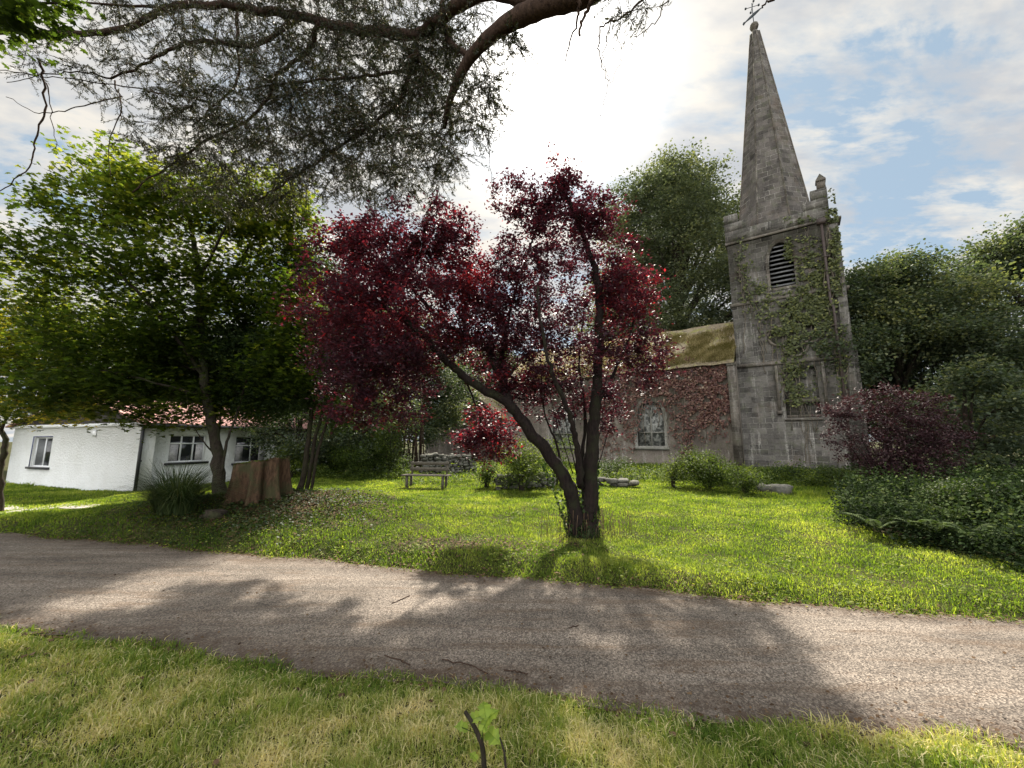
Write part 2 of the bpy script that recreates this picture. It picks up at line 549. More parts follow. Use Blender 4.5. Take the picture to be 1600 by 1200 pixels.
def whitewash():
    m, a, o = new_mat('whitewash')
    tc = a.n('ShaderNodeTexCoord')
    ob = tc.outputs['Object']
    n = a.noise(ob, 1.3, 6, .6)
    n2 = a.noise(ob, 26, 5, .6)
    c = a.mix(a.ramp(n, [(.4, 0), (.75, .5)]), (.80, .81, .80), (.64, .64, .60))
    c = a.mix(a.ramp(a.noise(ob, 7, 6, .7), [(.58, 0), (.70, .35)]), c, (.42, .42, .38))
    pb = a.n('ShaderNodeBsdfPrincipled', i_Roughness=.85)
    pb.inputs['Specular IOR Level'].default_value = .2
    a.l(c, pb.inputs['Base Color'])
    b = a.n('ShaderNodeBump', i_Strength=1.0, i_Distance=.06)
    a.l(a.math('ADD', n2, a.math('MULTIPLY', a.noise(ob, 11, 4), 1.2)), b.inputs['Height'])
    a.l(b.outputs[0], pb.inputs['Normal'])
    a.l(pb.outputs[0], o.inputs[0])
    return m


M['whitewash'] = whitewash()


def tile_mat(name, c0, c1):
    m, a, o = new_mat(name)
    tc = a.n('ShaderNodeTexCoord')
    so = a.n('ShaderNodeSeparateXYZ'); a.l(tc.outputs['UV'], so.inputs[0])
    wv = a.math('SINE', a.math('MULTIPLY', so.outputs[0], 2 * math.pi / .21))
    rw = a.math('FRACT', a.math('DIVIDE', so.outputs[1], .32))
    n = a.noise(tc.outputs['Object'], 3.5, 6, .6)
    c = a.ramp(n, [(.3, c0), (.7, c1)])
    c = a.mix(a.ramp(rw, [(.0, .5), (.12, 0)]), c, (.10, .05, .04))
    pb = a.n('ShaderNodeBsdfPrincipled', i_Roughness=.75)
    a.l(c, pb.inputs['Base Color'])
    b = a.n('ShaderNodeBump', i_Strength=1, i_Distance=.06)
    a.l(a.math('SUBTRACT', wv, rw), b.inputs['Height'])
    a.l(b.outputs[0], pb.inputs['Normal'])
    a.l(pb.outputs[0], o.inputs[0])
    return m


M['tiles'] = tile_mat('pink_tiles', (.36, .16, .13), (.55, .30, .26))


def roof_mat():
    m, a, o = new_mat('mossy_slates')
    tc = a.n('ShaderNodeTexCoord')
    ob = tc.outputs['Object']
    n = a.noise(ob, 1.2, 7, .65)
    n2 = a.noise(ob, 5, 8, .75)
    c = a.ramp(n2, [(.3, (.11, .088, .055)), (.7, (.38, .31, .21))])
    c = a.mix(a.ramp(n, [(.50, 0), (.60, .75)]), c, (.24, .235, .055))
    pb = a.n('ShaderNodeBsdfPrincipled', i_Roughness=.95)
    a.l(c, pb.inputs['Base Color'])
    b = a.n('ShaderNodeBump', i_Strength=1, i_Distance=.08)
    a.l(a.math('ADD', n2, n), b.inputs['Height'])
    a.l(b.outputs[0], pb.inputs['Normal'])
    a.l(pb.outputs[0], o.inputs[0])
    return m


M['roof'] = roof_mat()


def ground_mat():
    m, a, o = new_mat('ground')
    tc = a.n('ShaderNodeTexCoord')
    ob = tc.outputs['Object']
    n = a.noise(ob, .8, 6, .6)
    n2 = a.noise(ob, 14, 6, .7)
    c = a.ramp(n2, [(.3, (.020, .024, .008)), (.7, (.06, .062, .018))])
    c = a.mix(a.ramp(n, [(.52, 0), (.66, .8)]), c, (.085, .06, .035))
    pb = a.n('ShaderNodeBsdfPrincipled', i_Roughness=.95)
    pb.inputs['Specular IOR Level'].default_value = .1
    a.l(c, pb.inputs['Base Color'])
    b = a.n('ShaderNodeBump', i_Strength=1, i_Distance=.05)
    a.l(n2, b.inputs['Height'])
    a.l(b.outputs[0], pb.inputs['Normal'])
    a.l(pb.outputs[0], o.inputs[0])
    return m


def road_mat():
    m, a, o = new_mat('asphalt')
    tc = a.n('ShaderNodeTexCoord')
    ob = tc.outputs['Object']
    vo = a.n('ShaderNodeTexVoronoi', i_Scale=95.0)
    a.l(ob, vo.inputs[0])
    g = a.noise(ob, 60, 4, .7)
    c = a.ramp(vo.outputs['Color'], [(.15, (.075, .060, .049)), (.5, (.16, .133, .108)), (.9, (.34, .285, .23))])
    rot = a.n('ShaderNodeMapping'); rot.inputs['Rotation'].default_value = (0, 0, R(14)); rot.inputs['Scale'].default_value = (.35, 2.2, 1)
    a.l(ob, rot.inputs[0])
    big = a.noise(rot.outputs[0], 1.4, 7, .65)
    c = a.mix(1.0, c, a.ramp(big, [(.32, .62), (.68, 1.22)]), 'MULTIPLY')
    dirt = a.math('MULTIPLY', a.ramp(a.noise(rot.outputs[0], 2.3, 8, .7, .4), [(.50, 0), (.62, .8)]), a.ramp(g, [(.4, .2), (.6, 1)]))
    c = a.mix(dirt, c, (.11, .07, .042))
    at = a.n('ShaderNodeAttribute', attribute_name='edge')
    ed = a.math('MULTIPLY', at.outputs['Fac'], a.ramp(a.noise(ob, 7, 6, .7), [(.35, 0), (.6, 1)]))
    c = a.mix(ed, c, (.075, .05, .034))
    pb = a.n('ShaderNodeBsdfPrincipled', i_Roughness=.85)
    pb.inputs['Specular IOR Level'].default_value = .3
    a.l(c, pb.inputs['Base Color'])
    b = a.n('ShaderNodeBump', i_Strength=.9, i_Distance=.008)
    a.l(a.math('ADD', vo.outputs['Distance'], g), b.inputs['Height'])
    a.l(b.outputs[0], pb.inputs['Normal'])
    a.l(pb.outputs[0], o.inputs[0])
    return m


M['ground'] = ground_mat()
M['road'] = road_mat()
M['gravel'] = plain('gravel', (.38, .35, .31), .9, .2, nscale=45, namp=.45, bump=.8, bscale=60)

# ---------------------------------------------------------------- ground, road
gx = np.concatenate([[-2500, -900, -300, -120, -60, -38], np.arange(-26, 26.01, .16), [34, 60, 120, 300, 900, 2500]])
gy = np.concatenate([[-900, -200, -60, -20, -6], np.arange(-1, 30.01, .16), [36, 44, 60, 120, 300, 900, 3500]])
X, Y = np.meshgrid(gx, gy, indexing='ij')
Z = H(X, Y)
m_ = MB()
nx, ny = len(gx), len(gy)
ii = (np.arange(nx - 1)[:, None] * ny + np.arange(ny - 1)[None, :]).ravel()
m_.add(np.stack([X, Y, Z], -1).reshape(-1, 3), np.stack([ii, ii + ny, ii + ny + 1, ii + 1], 1))
tag(m_.build('ground', M['ground'], smooth=True), kind='structure')

rx = np.arange(-40, 40.01, .12)
rv = np.linspace(0, 1, 17)
ne, fe = near_edge(rx), far_edge(rx)
for arr, sgn in ((ne, -1), (fe, 1)):
    arr += sgn * 0.06 + .04 * np.sin(rx * 9.1) * .6 + .02 * np.sin(rx * 23)
XX = np.repeat(rx[:, None], 17, 1)
YY = ne[:, None] * (1 - rv) + fe[:, None] * rv
ZZ = 0.0 + .02 * (1 - (2 * rv - 1) ** 2)[None, :] - .012 + 0 * XX
m_ = MB()
ii = (np.arange(len(rx) - 1)[:, None] * 17 + np.arange(16)[None, :]).ravel()
m_.add(np.stack([XX, YY, ZZ], -1).reshape(-1, 3), np.stack([ii, ii + 17, ii + 18, ii + 1], 1))
ro = m_.build('road', M['road'], smooth=True)
ea = ro.data.attributes.new('edge', 'FLOAT', 'POINT')
ev = np.clip(1.25 - np.minimum(rv, 1 - rv) / .14, 0, 1)
ea.data.foreach_set('value', np.tile(ev, len(rx)).astype(np.float32))
tag(ro, kind='structure')

# gravel drive to the cottage
m_ = MB()
dr = [(-9.5, 9.6), (-12.3, 10.6), (-16, 11.6), (-22, 12.6)]
dw = [.15, .75, 1.0, 1.1]
seg = []
for k in range(40):
    s_ = k / 39 * 3; i = min(int(s_), 2); f_ = s_ - i
    x, y = [(1 - f_) * dr[i][q] + f_ * dr[i + 1][q] for q in (0, 1)]
    hw = (1 - f_) * dw[i] + f_ * dw[i + 1]
    for q in np.linspace(-1, 1, 9):
        yy = y + hw * q + .05 * math.sin(x * 5 + q)
        seg.append((x, yy, float(H(x, yy)) + .022))
ii = (np.arange(39)[:, None] * 9 + np.arange(8)[None, :]).ravel()
m_.add(seg, np.stack([ii, ii + 1, ii + 10, ii + 9], 1))
tag(m_.build('gravel_path', M['gravel'], smooth=True), kind='structure')


# ---------------------------------------------------------------- slabs with openings (local x/z outline, extruded in y)
def slab(mb, outline, holes, y0, y1):
    bm = bmesh.new()
    edges = []
    for lp in [outline] + list(holes):
        vs = [bm.verts.new((p[0], y0, p[1])) for p in lp]
        for i in range(len(vs)): edges.append(bm.edges.new((vs[i], vs[(i + 1) % len(vs)])))
    bmesh.ops.triangle_fill(bm, use_beauty=True, use_dissolve=False, edges=edges, normal=(0, -1, 0))
    bm.verts.index_update()
    vs = np.array([v.co[:] for v in bm.verts])
    fs = np.array([[v.index for v in f.verts] for f in bm.faces])
    nrm = np.cross(vs[fs[:, 1]] - vs[fs[:, 0]], vs[fs[:, 2]] - vs[fs[:, 0]])[:, 1]
    fs[nrm > 0] = fs[nrm > 0][:, ::-1]
    bm.free()
    nv = len(vs)
    vb = vs.copy(); vb[:, 1] = y1
    mb.add(np.vstack([vs, vb]), np.vstack([fs, fs[:, ::-1] + nv]))
    base = mb.nv - 2 * nv
    k = 0
    for lp in [outline] + list(holes):
        n = len(lp)
        i = np.arange(n); j = (i + 1) % n
        q = np.stack([i, j, j + nv, i + nv], 1) + k + base
        mb.f.append(q); mb.t.append(np.full(n, .5)); mb.u.append(None)
        k += n


def arch(cx, w, z0, zs, za, n=8):
    """pointed-arch outline: sill z0, springing zs, apex za"""
    pts = [(cx - w / 2, z0), (cx + w / 2, z0), (cx + w / 2, zs)]
    for k in range(1, n):
        a = k / n
        pts.append((cx + w / 2 * math.cos(a * math.pi / 2) ** .85, zs + (za - zs) * math.sin(a * math.pi / 2) ** 1.05))
    pts.append((cx, za))
    for k in range(n - 1, 0, -1):
        a = k / n
        pts.append((cx - w / 2 * math.cos(a * math.pi / 2) ** .85, zs + (za - zs) * math.sin(a * math.pi / 2) ** 1.05))
    pts.append((cx - w / 2, zs))
    return pts


# ---------------------------------------------------------------- CHURCH  (local: x = along front to the right, y = inwards)
CA = R(-35.8)
CL = np.array([13.95, 24.2, 0.0])
ex = np.array([math.cos(CA), math.sin(CA), 0]); ey = np.array([-math.sin(CA), math.cos(CA), 0])


def CH(px, py, n):
    """church-local (x, z) of a pixel on the vertical plane y=n"""
    r = ray(px, py); o = np.array([0, 0, EYE]) - CL
    t = (n - o @ ey) / (r @ ey)
    q = o + r * t
    return float(q @ ex), float(q[2])


def c2w(x, y, z):
    return CL + ex * x + ey * y + np.array([0, 0, z])


church = empty('church', CL, CA, 'abandoned grey stone church with tall spire, ivy covered tower and mossy roof', 'church')
TW = 5.2
ZS = 14.2
lw0 = CH(1206, 452, 0); lw1 = CH(1243, 444, 0); lwa = CH(1219, 378, 0)
lcx = (lw0[0] + lw1[0]) / 2; lww = (lw1[0] - lw0[0]) * 1.06; lz0 = (lw0[1] + lw1[1]) / 2; lza = lwa[1]
lzs = lz0 + (lza - lz0) * .5
louv = arch(lcx, lww, lz0, lzs, lza)
qc = CH(1241, 522, 0)
pan0 = CH(1227, 627, 0); pan1 = CH(1281, 625, 0)
zstr1 = CH(1190, 471, 0)[1]; zstr2 = CH(1237, 566, 0)[1]
panel = [(pan0[0], 3.05), (pan1[0], 3.05), (pan1[0], zstr2 - .35), (pan0[0], zstr2 - .35)]


def quatre(cx, cz, r, n=10):
    pts = []
    for k in range(4):
        a0 = math.pi / 4 + k * math.pi / 2
        c = (cx + r * .62 * math.cos(a0 - math.pi / 4), cz + r * .62 * math.sin(a0 - math.pi / 4))
        for j in range(n):
            t = a0 - math.pi / 4 - math.pi * .62 + j / (n - 1) * math.pi * 1.24
            pts.append((c[0] + r * .52 * math.cos(t), c[1] + r * .52 * math.sin(t)))
    return pts


tw = MB()
slab(tw, [(0, -.3), (TW, -.3), (TW, ZS), (0, ZS)], [louv, quatre(qc[0], qc[1], 1.12), panel], 0, .55)
slab(tw, [(0, -.3), (TW, -.3), (TW, ZS), (0, ZS)], [], TW - .5, TW)
tw.box((0, .55, -.3), (.5, TW - .5, ZS)); tw.box((TW - .5, .55, -.3), (TW, TW - .5, ZS))
tw.box((.5, .55, ZS - .4), (TW - .5, TW - .5, ZS - .02))
tower = tw.build('tower_wall', M['tower'], church, local=True)
b = MB(); b.box((pan0[0] - .1, .30, 3.0), (pan1[0] + .1, .50, zstr2 - .3)); b.box((qc[0] - 1.3, .26, qc[1] - 1.3), (qc[0] + 1.3, .50, qc[1] + 1.3))
b.build('blocked_opening', M['tower'], church, local=True)
# corner pilaster strip on the right
b = MB(); b.box((TW - .05, -.22, -.3), (TW + .35, 1.0, ZS - .3)); b.box((TW + .33, -.12, -.3), (TW + .5, .9, 6.9)); b.build('corner_buttress', M['tower'], church, local=True)
# string courses
for z, hgt, pr in ((zstr2 - .07, .15, .08), (zstr1 - .06, .13, .07), (ZS + .04, .13, .10)):
    b = MB()
    b.box((-pr, -pr, z), (TW + pr, 0 - .003, z + hgt)); b.box((-pr, 0, z), (-.003, TW, z + hgt)); b.box((TW + .003, 0, z), (TW + .45 + pr, 1.05, z + hgt - .01))
    b.add([(-pr, -pr, z + hgt + .002), (TW + pr, -pr, z + hgt + .002), (TW + pr, -.003, z + hgt + .09), (-pr, -.003, z + hgt + .09)], [(0, 1, 2, 3)])
    b.build('string_course', M['trim'], church, local=True)
# parapet with stepped corner merlons
b = MB()
zt = ZS + .17
for (x0, x1, y0, y1) in ((-.06, TW + .06, -.06, .34), (-.06, TW + .06, TW - .34, TW + .06), (-.06, .34, .34, TW - .34), (TW - .34, TW + .06, .34, TW - .34)):
    b.box((x0, y0, zt), (x1, y1, zt + .77))
z1 = zt + .77
for sx in (0, 1):
    for sy in (0, 1):
        def bx(a0, a1, c0, c1, za, zb):
            xs = (a0, a1) if not sx else (TW - a1, TW - a0)
            ys = (c0, c1) if not sy else (TW - c1, TW - c0)
            b.box((xs[0], ys[0], za), (xs[1], ys[1], zb))
        bx(-.06, 1.12, -.062, .335, z1, z1 + .55); bx(-.062, .335, .336, 1.12, z1, z1 + .55)
        bx(-.063, .72, -.065, .332, z1 + .55, z1 + 1.15); bx(-.063, .332, .333, .72, z1 + .55, z1 + 1.15)
b.build('parapet', M['tower'], church, local=True)
b = MB()
b.box((TW - .36, -.05, z1 + 1.15), (TW + .04, .35, z1 + 1.62))
b.box((TW - .40, -.09, z1 + 1.62), (TW + .08, .39, z1 + 1.7))
b.add([(TW - .40, -.09, z1 + 1.702), (TW + .08, -.09, z1 + 1.702), (TW + .08, .39, z1 + 1.702), (TW - .40, .39, z1 + 1.702), (TW - .16, .15, z1 + 2.2)],
      [(0, 1, 4), (1, 2, 4), (2, 3, 4), (3, 0, 4)])
b.build('pinnacle', M['trim'], church, local=True)
# louvred belfry window
fr = MB()
outer = arch(lcx, lww + .34, lz0 - .16, lzs, lza + .22)
slab(fr, outer, [arch(lcx, lww - .01, lz0 + .005, lzs, lza - .005)], -.035, .2)
lo_ = fr.build('louvred_window', M['trim'], church, local=True)
b = MB(); b.box((lcx - lww / 2 - .05, .42, lz0 - .1), (lcx + lww / 2 + .05, .46, lza + .1)); b.build('backing', M['dark'], lo_, local=True)
b = MB()
nsl = 10
for k in range(nsl):
    z = lz0 + .08 + k * (lza - lz0 - .1) / nsl
    f_ = 0 if z < lzs else (z - lzs) / (lza - lzs)
    hw = lww / 2 * (1 - min(1, f_) ** 2.1) ** .62 if f_ < 1 else 0
    if hw < .08: continue
    b.add([(lcx - hw, .06, z), (lcx + hw, .06, z), (lcx + hw, .36, z + .16), (lcx - hw, .36, z + .16),
           (lcx - hw, .06, z + .08), (lcx + hw, .06, z + .08), (lcx + hw, .36, z + .24), (lcx - hw, .36, z + .24)],
          [(0, 3, 2, 1), (4, 5, 6, 7), (0, 1, 5, 4), (1, 2, 6, 5), (2, 3, 7, 6), (3, 0, 4, 7)])
b.build('louvre', M['louvre'], lo_, local=True)
# quatrefoil moulding
b = MB()
qp = quatre(qc[0], qc[1], 1.14); qp.append(qp[0])
b.tube([(x, -.02, z) for x, z in qp], .075, 6, cap=False)
b.build('quatrefoil', M['trim'], church, local=True)
# label mould and ledge of the blocked door
b = MB()
x0, x1 = pan0[0] - .22, pan1[0] + .22
zl = CH(1222, 642, 0)[1]
for xa, xb in ((x0 - .14, x0), (x1, x1 + .14)):
    b = MB()
    b.box((xa, -.14, zl), (xb, -.002, zstr2 - .135)); b.box((xa - .06, -.18, zl - .2), (xb + .04, -.001, zl - .002))
    b.build('label_mould', M['trim'], church, local=True)
b = MB()
zz = (pan0[1] + pan1[1]) / 2
b.tube([(pan0[0] + .0, .02, zz), (pan1[0] - .0, .02, zz)], .13, 8)
b.box((pan0[0] + .02, .0, 3.06), (pan1[0] - .02, .296, 3.2))
b.box((pan0[0] - .1, -.10, 2.88), (pan1[0] + .05, -.003, 3.0))
b.build('ledge', M['trim'], church, local=True)
# spire
b = MB()
cx_, cy_ = TW / 2, TW / 2
zb0, zb1 = ZS + .3, 30.9
rb, rt = 2.32, .30
lev = [0, .08, .2, .35, .5, .65, .8, .92, 1.0]
for k in range(8):
    a0, a1 = math.pi / 8 + k * math.pi / 4, math.pi / 8 + (k + 1) * math.pi / 4
    vs, uv = [], []
    for i, q in enumerate(lev):
        r_ = rb + (rt - rb) * q
        z = zb0 + (zb1 - zb0) * q
        for a_ in (a0, a1): vs.append((cx_ + r_ * math.cos(a_), cy_ + r_ * math.sin(a_), z))
    fs, uvs = [], []
    for i in range(len(lev) - 1):
        fs.append((2 * i, 2 * i + 1, 2 * i + 3, 2 * i + 2))
        w0 = (rb + (rt - rb) * lev[i]) * .383; w1 = (rb + (rt - rb) * lev[i + 1]) * .383
        c_ = k * 3.7
        zz0, zz1 = vs[2 * i][2], vs[2 * i + 2][2]
        uvs.append([(c_ - w0, zz0), (c_ + w0, zz0), (c_ + w1, zz1), (c_ - w1, zz1)])
    b.add(vs, fs, .5, np.array(uvs))
top = [(cx_ + rt * math.cos(math.pi / 8 + k * math.pi / 4), cy_ + rt * math.sin(math.pi / 8 + k * math.pi / 4), zb1) for k in range(8)]
top2 = [(cx_ + .12 * math.cos(math.pi / 8 + k * math.pi / 4), cy_ + .12 * math.sin(math.pi / 8 + k * math.pi / 4), zb1 + .3) for k in range(8)]
b.add(top + top2, [(k, (k + 1) % 8, 8 + (k + 1) % 8, 8 + k) for k in range(8)])
spire = b.build('spire', M['spire'], church, local=True)
b = MB()
for k in range(8):
    a_ = math.pi / 8 + k * math.pi / 4
    pp = [(cx_ + (rb + (rt - rb) * q + .0) * math.cos(a_), cy_ + (rb + (rt - rb) * q) * math.sin(a_), zb0 + (zb1 - zb0) * q) for q in lev]
    b.tube(pp, .05, 5)
b.build('spire_rib', M['trim'], spire, local=True)
b = MB()
prof = [(0, .0), (.12, .02), (.14, .1), (.24, .22), (.29, .38), (.26, .55), (.15, .68), (.0, .72)]
vs = [(cx_ + r_ * math.cos(j * math.pi / 6), cy_ + r_ * math.sin(j * math.pi / 6), zb1 + .22 + z) for r_, z in prof for j in range(12)]
b.add(vs, [(i * 12 + j, i * 12 + (j + 1) % 12, (i + 1) * 12 + (j + 1) % 12, (i + 1) * 12 + j) for i in range(7) for j in range(12)])
b.build('ball_finial', M['trim'], spire, local=True, smooth=True)
# weather vane
b = MB()
zv = zb1 + .85
b.tube([(cx_, cy_, zv), (cx_ - .0, cy_, zv + 1.75)], .03, 6)
van = b.build('weather_vane', M['vane'], church, local=True)
b = MB()
vd = np.array([.88, -.40]); vd = vd / np.linalg.norm(vd)
outl = [(-1.05, .0), (-.95, .14), (-.75, .05), (-.3, .13), (.15, .17), (.55, .1), (.85, .0), (.55, -.08), (.15, -.13), (-.3, -.1), (-.75, -.03), (-.98, -.16)]
nn = len(outl)
pv = []
for s_ in (-.025, .025):
    for q, z in outl:
        q, z = q * .72, z * .8
        pv.append((cx_ + vd[0] * q - vd[1] * s_, cy_ + vd[1] * q + vd[0] * s_, zv + .72 + z))
b.add(pv, [tuple(range(nn))]); b.add(pv, [tuple(range(2 * nn - 1, nn - 1, -1))])
b.add(pv, [(i, (i + 1) % nn, nn + (i + 1) % nn, nn + i) for i in range(nn)])
b.build('fish_pointer', M['vane'], van, local=True)
b = MB()
for a_ in (0, math.pi / 2):
    dx, dy = math.cos(a_ + .3), math.sin(a_ + .3)
    b.tube([(cx_ - dx * .42, cy_ - dy * .42, zv + 1.45), (cx_ + dx * .42, cy_ + dy * .42, zv + 1.45)], .022, 5)
    for s_ in (-1, 1):
        b.stone((cx_ + s_ * dx * .42, cy_ + s_ * dy * .42, zv + 1.45), (.07, .07, .07), jag=0)
b.build('compass_arm', M['vane'], van, local=True)
# downpipe with hopper
b = MB()
xp = TW - .38
b.tube([(xp, -.3, ZS - .1), (xp, -.3, 9.5), (xp + .1, -.3, 9), (xp + .1, -.3, -.2)], .07, 8)
b.box((xp - .2, -.42, ZS - .2), (xp + .2, -.2, ZS + .12))
for z in (12, 10, 8, 6.2, 4, 2): b.box((xp - .06, -.38, z), (xp + .18, -.0, z + .06))
b.build('downpipe', M['iron'], church, local=True)

# nave
NU0, NY0, NY1 = -17.0, -.9, 6.1
ZE = CH(1153, 562, NY0)[1]
ZR = CH(1141, 504, 2.6)[1]
nw0 = CH(996, 712, NY0); nw1 = CH(1042, 712, NY0); nwa = CH(1012, 626, NY0)
ncx, nww = (nw0[0] + nw1[0]) / 2, abs(nw1[0] - nw0[0])
nz0, nza = 1.35, nwa[1]
nzs = nz0 + (nza - nz0) * .62
warch = arch(ncx, nww, nz0, nzs, nza)
warch2 = arch(ncx - 6.6, nww, nz0, nzs, nza)
b = MB()
slab(b, [(NU0, -.3), (-.001, -.3), (-.001, ZE), (NU0, ZE)], [warch, warch2], NY0, NY0 + .6)
slab(b, [(NU0, -.3), (-.001, -.3), (-.001, ZE), (NU0, ZE)], [], NY1 - .6, NY1)
for xa, xb in ((NU0, NU0 + .6), (-.6, -.001)):
    b.add([(xa, NY0 + .6, -.3), (xa, NY1 - .6, -.3), (xa, NY1 - .6, ZE), (xa, 2.6, ZR - .1), (xa, NY0 + .6, ZE),
           (xb, NY0 + .6, -.3), (xb, NY1 - .6, -.3), (xb, NY1 - .6, ZE), (xb, 2.6, ZR - .1), (xb, NY0 + .6, ZE)],
          [(0, 1, 2, 3, 4), (9, 8, 7, 6, 5)])
b.build('nave_wall', M['render'], church, local=True)
b = MB(); b.box((-.42, NY0 - .22, -.3), (.02, NY0 - .002, ZE - .35)); b.box((-.44, NY0 - .26, ZE - .35), (.04, NY0, ZE - .2)); b.build('buttress', M['trim'], church, local=True)


def grid_roof(mb, A, B, C, D, nu, nv, th, wob):
    """A,B eave ends; D,C ridge ends"""
    A, B, C, D = map(np.array, (A, B, C, D))
    us, vs_ = np.linspace(0, 1, nu), np.linspace(0, 1, nv)
    pts = np.array([[(A * (1 - u) + B * u) * (1 - v) + (D * (1 - u) + C * u) * v for v in vs_] for u in us])
    ww = wob * (np.array([[math.sin(u * 31 + v * 5) + math.sin(u * 77 - v * 13 + 2) * .6 + math.sin(u * 13 + v * 19) for v in vs_] for u in us]))
    pts[..., 2] += ww * .5
    top_ = pts.reshape(-1, 3)
    bot = top_ - np.array([0, 0, th])
    i = (np.arange(nu - 1)[:, None] * nv + np.arange(nv - 1)[None, :]).ravel()
    f = np.stack([i, i + nv, i + nv + 1, i + 1], 1)
    L0 = np.linalg.norm(B - A); L1 = np.linalg.norm(D - A)
    uu = np.stack(np.meshgrid(us * L0, vs_ * L1, indexing='ij'), -1).reshape(-1, 2)
    mb.add(top_, f, .5, uu[f])
    mb.add(bot, f[:, ::-1])
    n_ = len(top_)
    rim = [k * nv for k in range(nu)] + [(nu - 1) * nv + k for k in range(1, nv)] + [k * nv + nv - 1 for k in range(nu - 2, -1, -1)] + [k for k in range(nv - 2, 0, -1)]
    vs2 = np.vstack([top_[rim], bot[rim]]); q = len(rim)
    mb.add(vs2, [(k, k + q, (k + 1) % q + q, (k + 1) % q) for k in range(q)])
    return pts


b = MB()
grid_roof(b, (NU0 - .1, NY0 - .3, ZE - .02), (-.01, NY0 - .3, ZE - .02), (-.01, 2.6, ZR + .03), (NU0 - .1, 2.6, ZR + .03), 60, 16, .16, .06)
grid_roof(b, (-.01, NY1 + .3, ZE - .02), (NU0 - .1, NY1 + .3, ZE - .02), (NU0 - .1, 2.604, ZR + .03), (-.01, 2.604, ZR + .03), 20, 6, .16, .04)
nroof = b.build('roof', M['roof'], church, local=True)


def blades(mb, base, h, wd, lean, tint, seg2=True, az=None):
    n = len(base)
    az = rng.uniform(0, 2 * math.pi, n) if az is None else az
    dirv = np.stack([np.cos(az), np.sin(az), np.zeros(n)], 1)
    fa = az + rng.uniform(.8, 2.3, n)
    side = np.stack([np.cos(fa), np.sin(fa), np.zeros(n)], 1) * (wd / 2)[:, None]
    up = np.array([0, 0, 1.])
    mid = base + dirv * (lean * h * .35)[:, None] + up * (h * .55)[:, None]
    tip = base + dirv * (lean * h)[:, None] + up * (h * (1 - .35 * np.clip(lean, 0, 2)))[:, None]
    v = np.stack([base - side, base + side, mid + side * .75, mid - side * .75, tip], 1).reshape(-1, 3)
    i = np.arange(n)[:, None] * 5
    mb.add(v, np.hstack([i, i + 1, i + 2, i + 3]), tint)
    mb.f.append(np.hstack([i + 3, i + 2, i + 4]) + mb.nv - len(v)); mb.t.append(tint); mb.u.append(None)


b = MB()
n = 52000
u_ = rng.uniform(0, 1, n) ** .6; v_ = rng.beta(1.0, 1.25, n)
xs = NU0 + (0 - NU0) * u_; ys = NY0 - .33 + (2.6 - NY0 + .3) * v_; zs = ZE + (ZR - ZE + .03) * v_
dense = sn(xs, ys, 1.6, 5) + .9 - 1.1 * v_
k = rng.uniform(-.2, 1, n) < dense
xs, ys, zs = xs[k], ys[k], zs[k]
n = len(xs)
hh = rng.uniform(.08, .30, n)
tt = np.clip(.5 + .4 * sn(xs, ys, .7, 6) + rng.uniform(-.45, .45, n), 0, 1)
blades(b, np.stack([xs, ys, zs - .02], 1), hh, rng.uniform(.02, .045, n), rng.uniform(.4, 1.8, n), tt, az=rng.uniform(-math.pi, 0, n))
b.build('roof_moss', M['straw'], nroof, local=True)


def window_tracery(cx, w, z0, zs, za, name):
    fr = MB()
    slab(fr, arch(cx, w + .3, z0 - .02, zs, za + .2), [arch(cx, w - .14, z0 + .07, zs, za - .07)], NY0 - .03, NY0 + .14)
    fr.box((cx - w / 2 - .2, NY0 - .12, z0 - .17), (cx + w / 2 + .2, NY0 + .1, z0 - .022))
    o = fr.build(name, M['pale_stone'], church, local=True)
    tr = MB()
    yy = NY0 + .18
    tr.tube([(cx, yy, z0), (cx, yy, zs + .1)], .055, 6)
    for s_ in (-1, 1):
        pts = [(cx, yy, zs), (cx + s_ * w * .12, yy, zs + (za - zs) * .35), (cx + s_ * w * .24, yy, zs + (za - zs) * .52), (cx + s_ * w * .4, yy, zs + (za - zs) * .15), (cx + s_ * w * .46, yy, zs - .1)]
        tr.tube(pts, .045, 6)
        pts = [(cx, yy, zs), (cx + s_ * w * .05, yy, zs + (za - zs) * .5), (cx, yy, za - .1)]
        tr.tube(pts, .04, 6)
    tr.box((cx - w / 2, yy - .04, z0 + (zs - z0) * .48), (cx + w / 2, yy + .04, z0 + (zs - z0) * .48 + .07))
    tr.build('tracery', M['pale_stone'], o, local=True)
    g = MB(); g.box((cx - w / 2 - .02, NY0 + .24, z0 - .05), (cx + w / 2 + .02, NY0 + .34, za + .02))
    g.build('blocked_panel', M['peeling'], o, local=True)


M['pale_stone'] = stone_mat('pale_stone', bw=2, rh=2, col=((.085, .08, .07), (.24, .23, .205)), lime=.4, joints=0)
m, a, o = new_mat('peeling_boards')
tc = a.n('ShaderNodeTexCoord')
c = a.ramp(a.noise(tc.outputs['Object'], 3.4, 8, .72), [(.46, (.05, .052, .048)), (.52, (.22, .22, .205)), (.7, (.40, .40, .37))])
pb = a.n('ShaderNodeBsdfPrincipled', i_Roughness=.9)
a.l(c, pb.inputs['Base Color']); a.l(pb.outputs[0], o.inputs[0])
M['peeling'] = m
window_tracery(ncx, nww, nz0, nzs, nza, 'window')
window_tracery(ncx - 6.6, nww, nz0, nzs, nza, 'window')

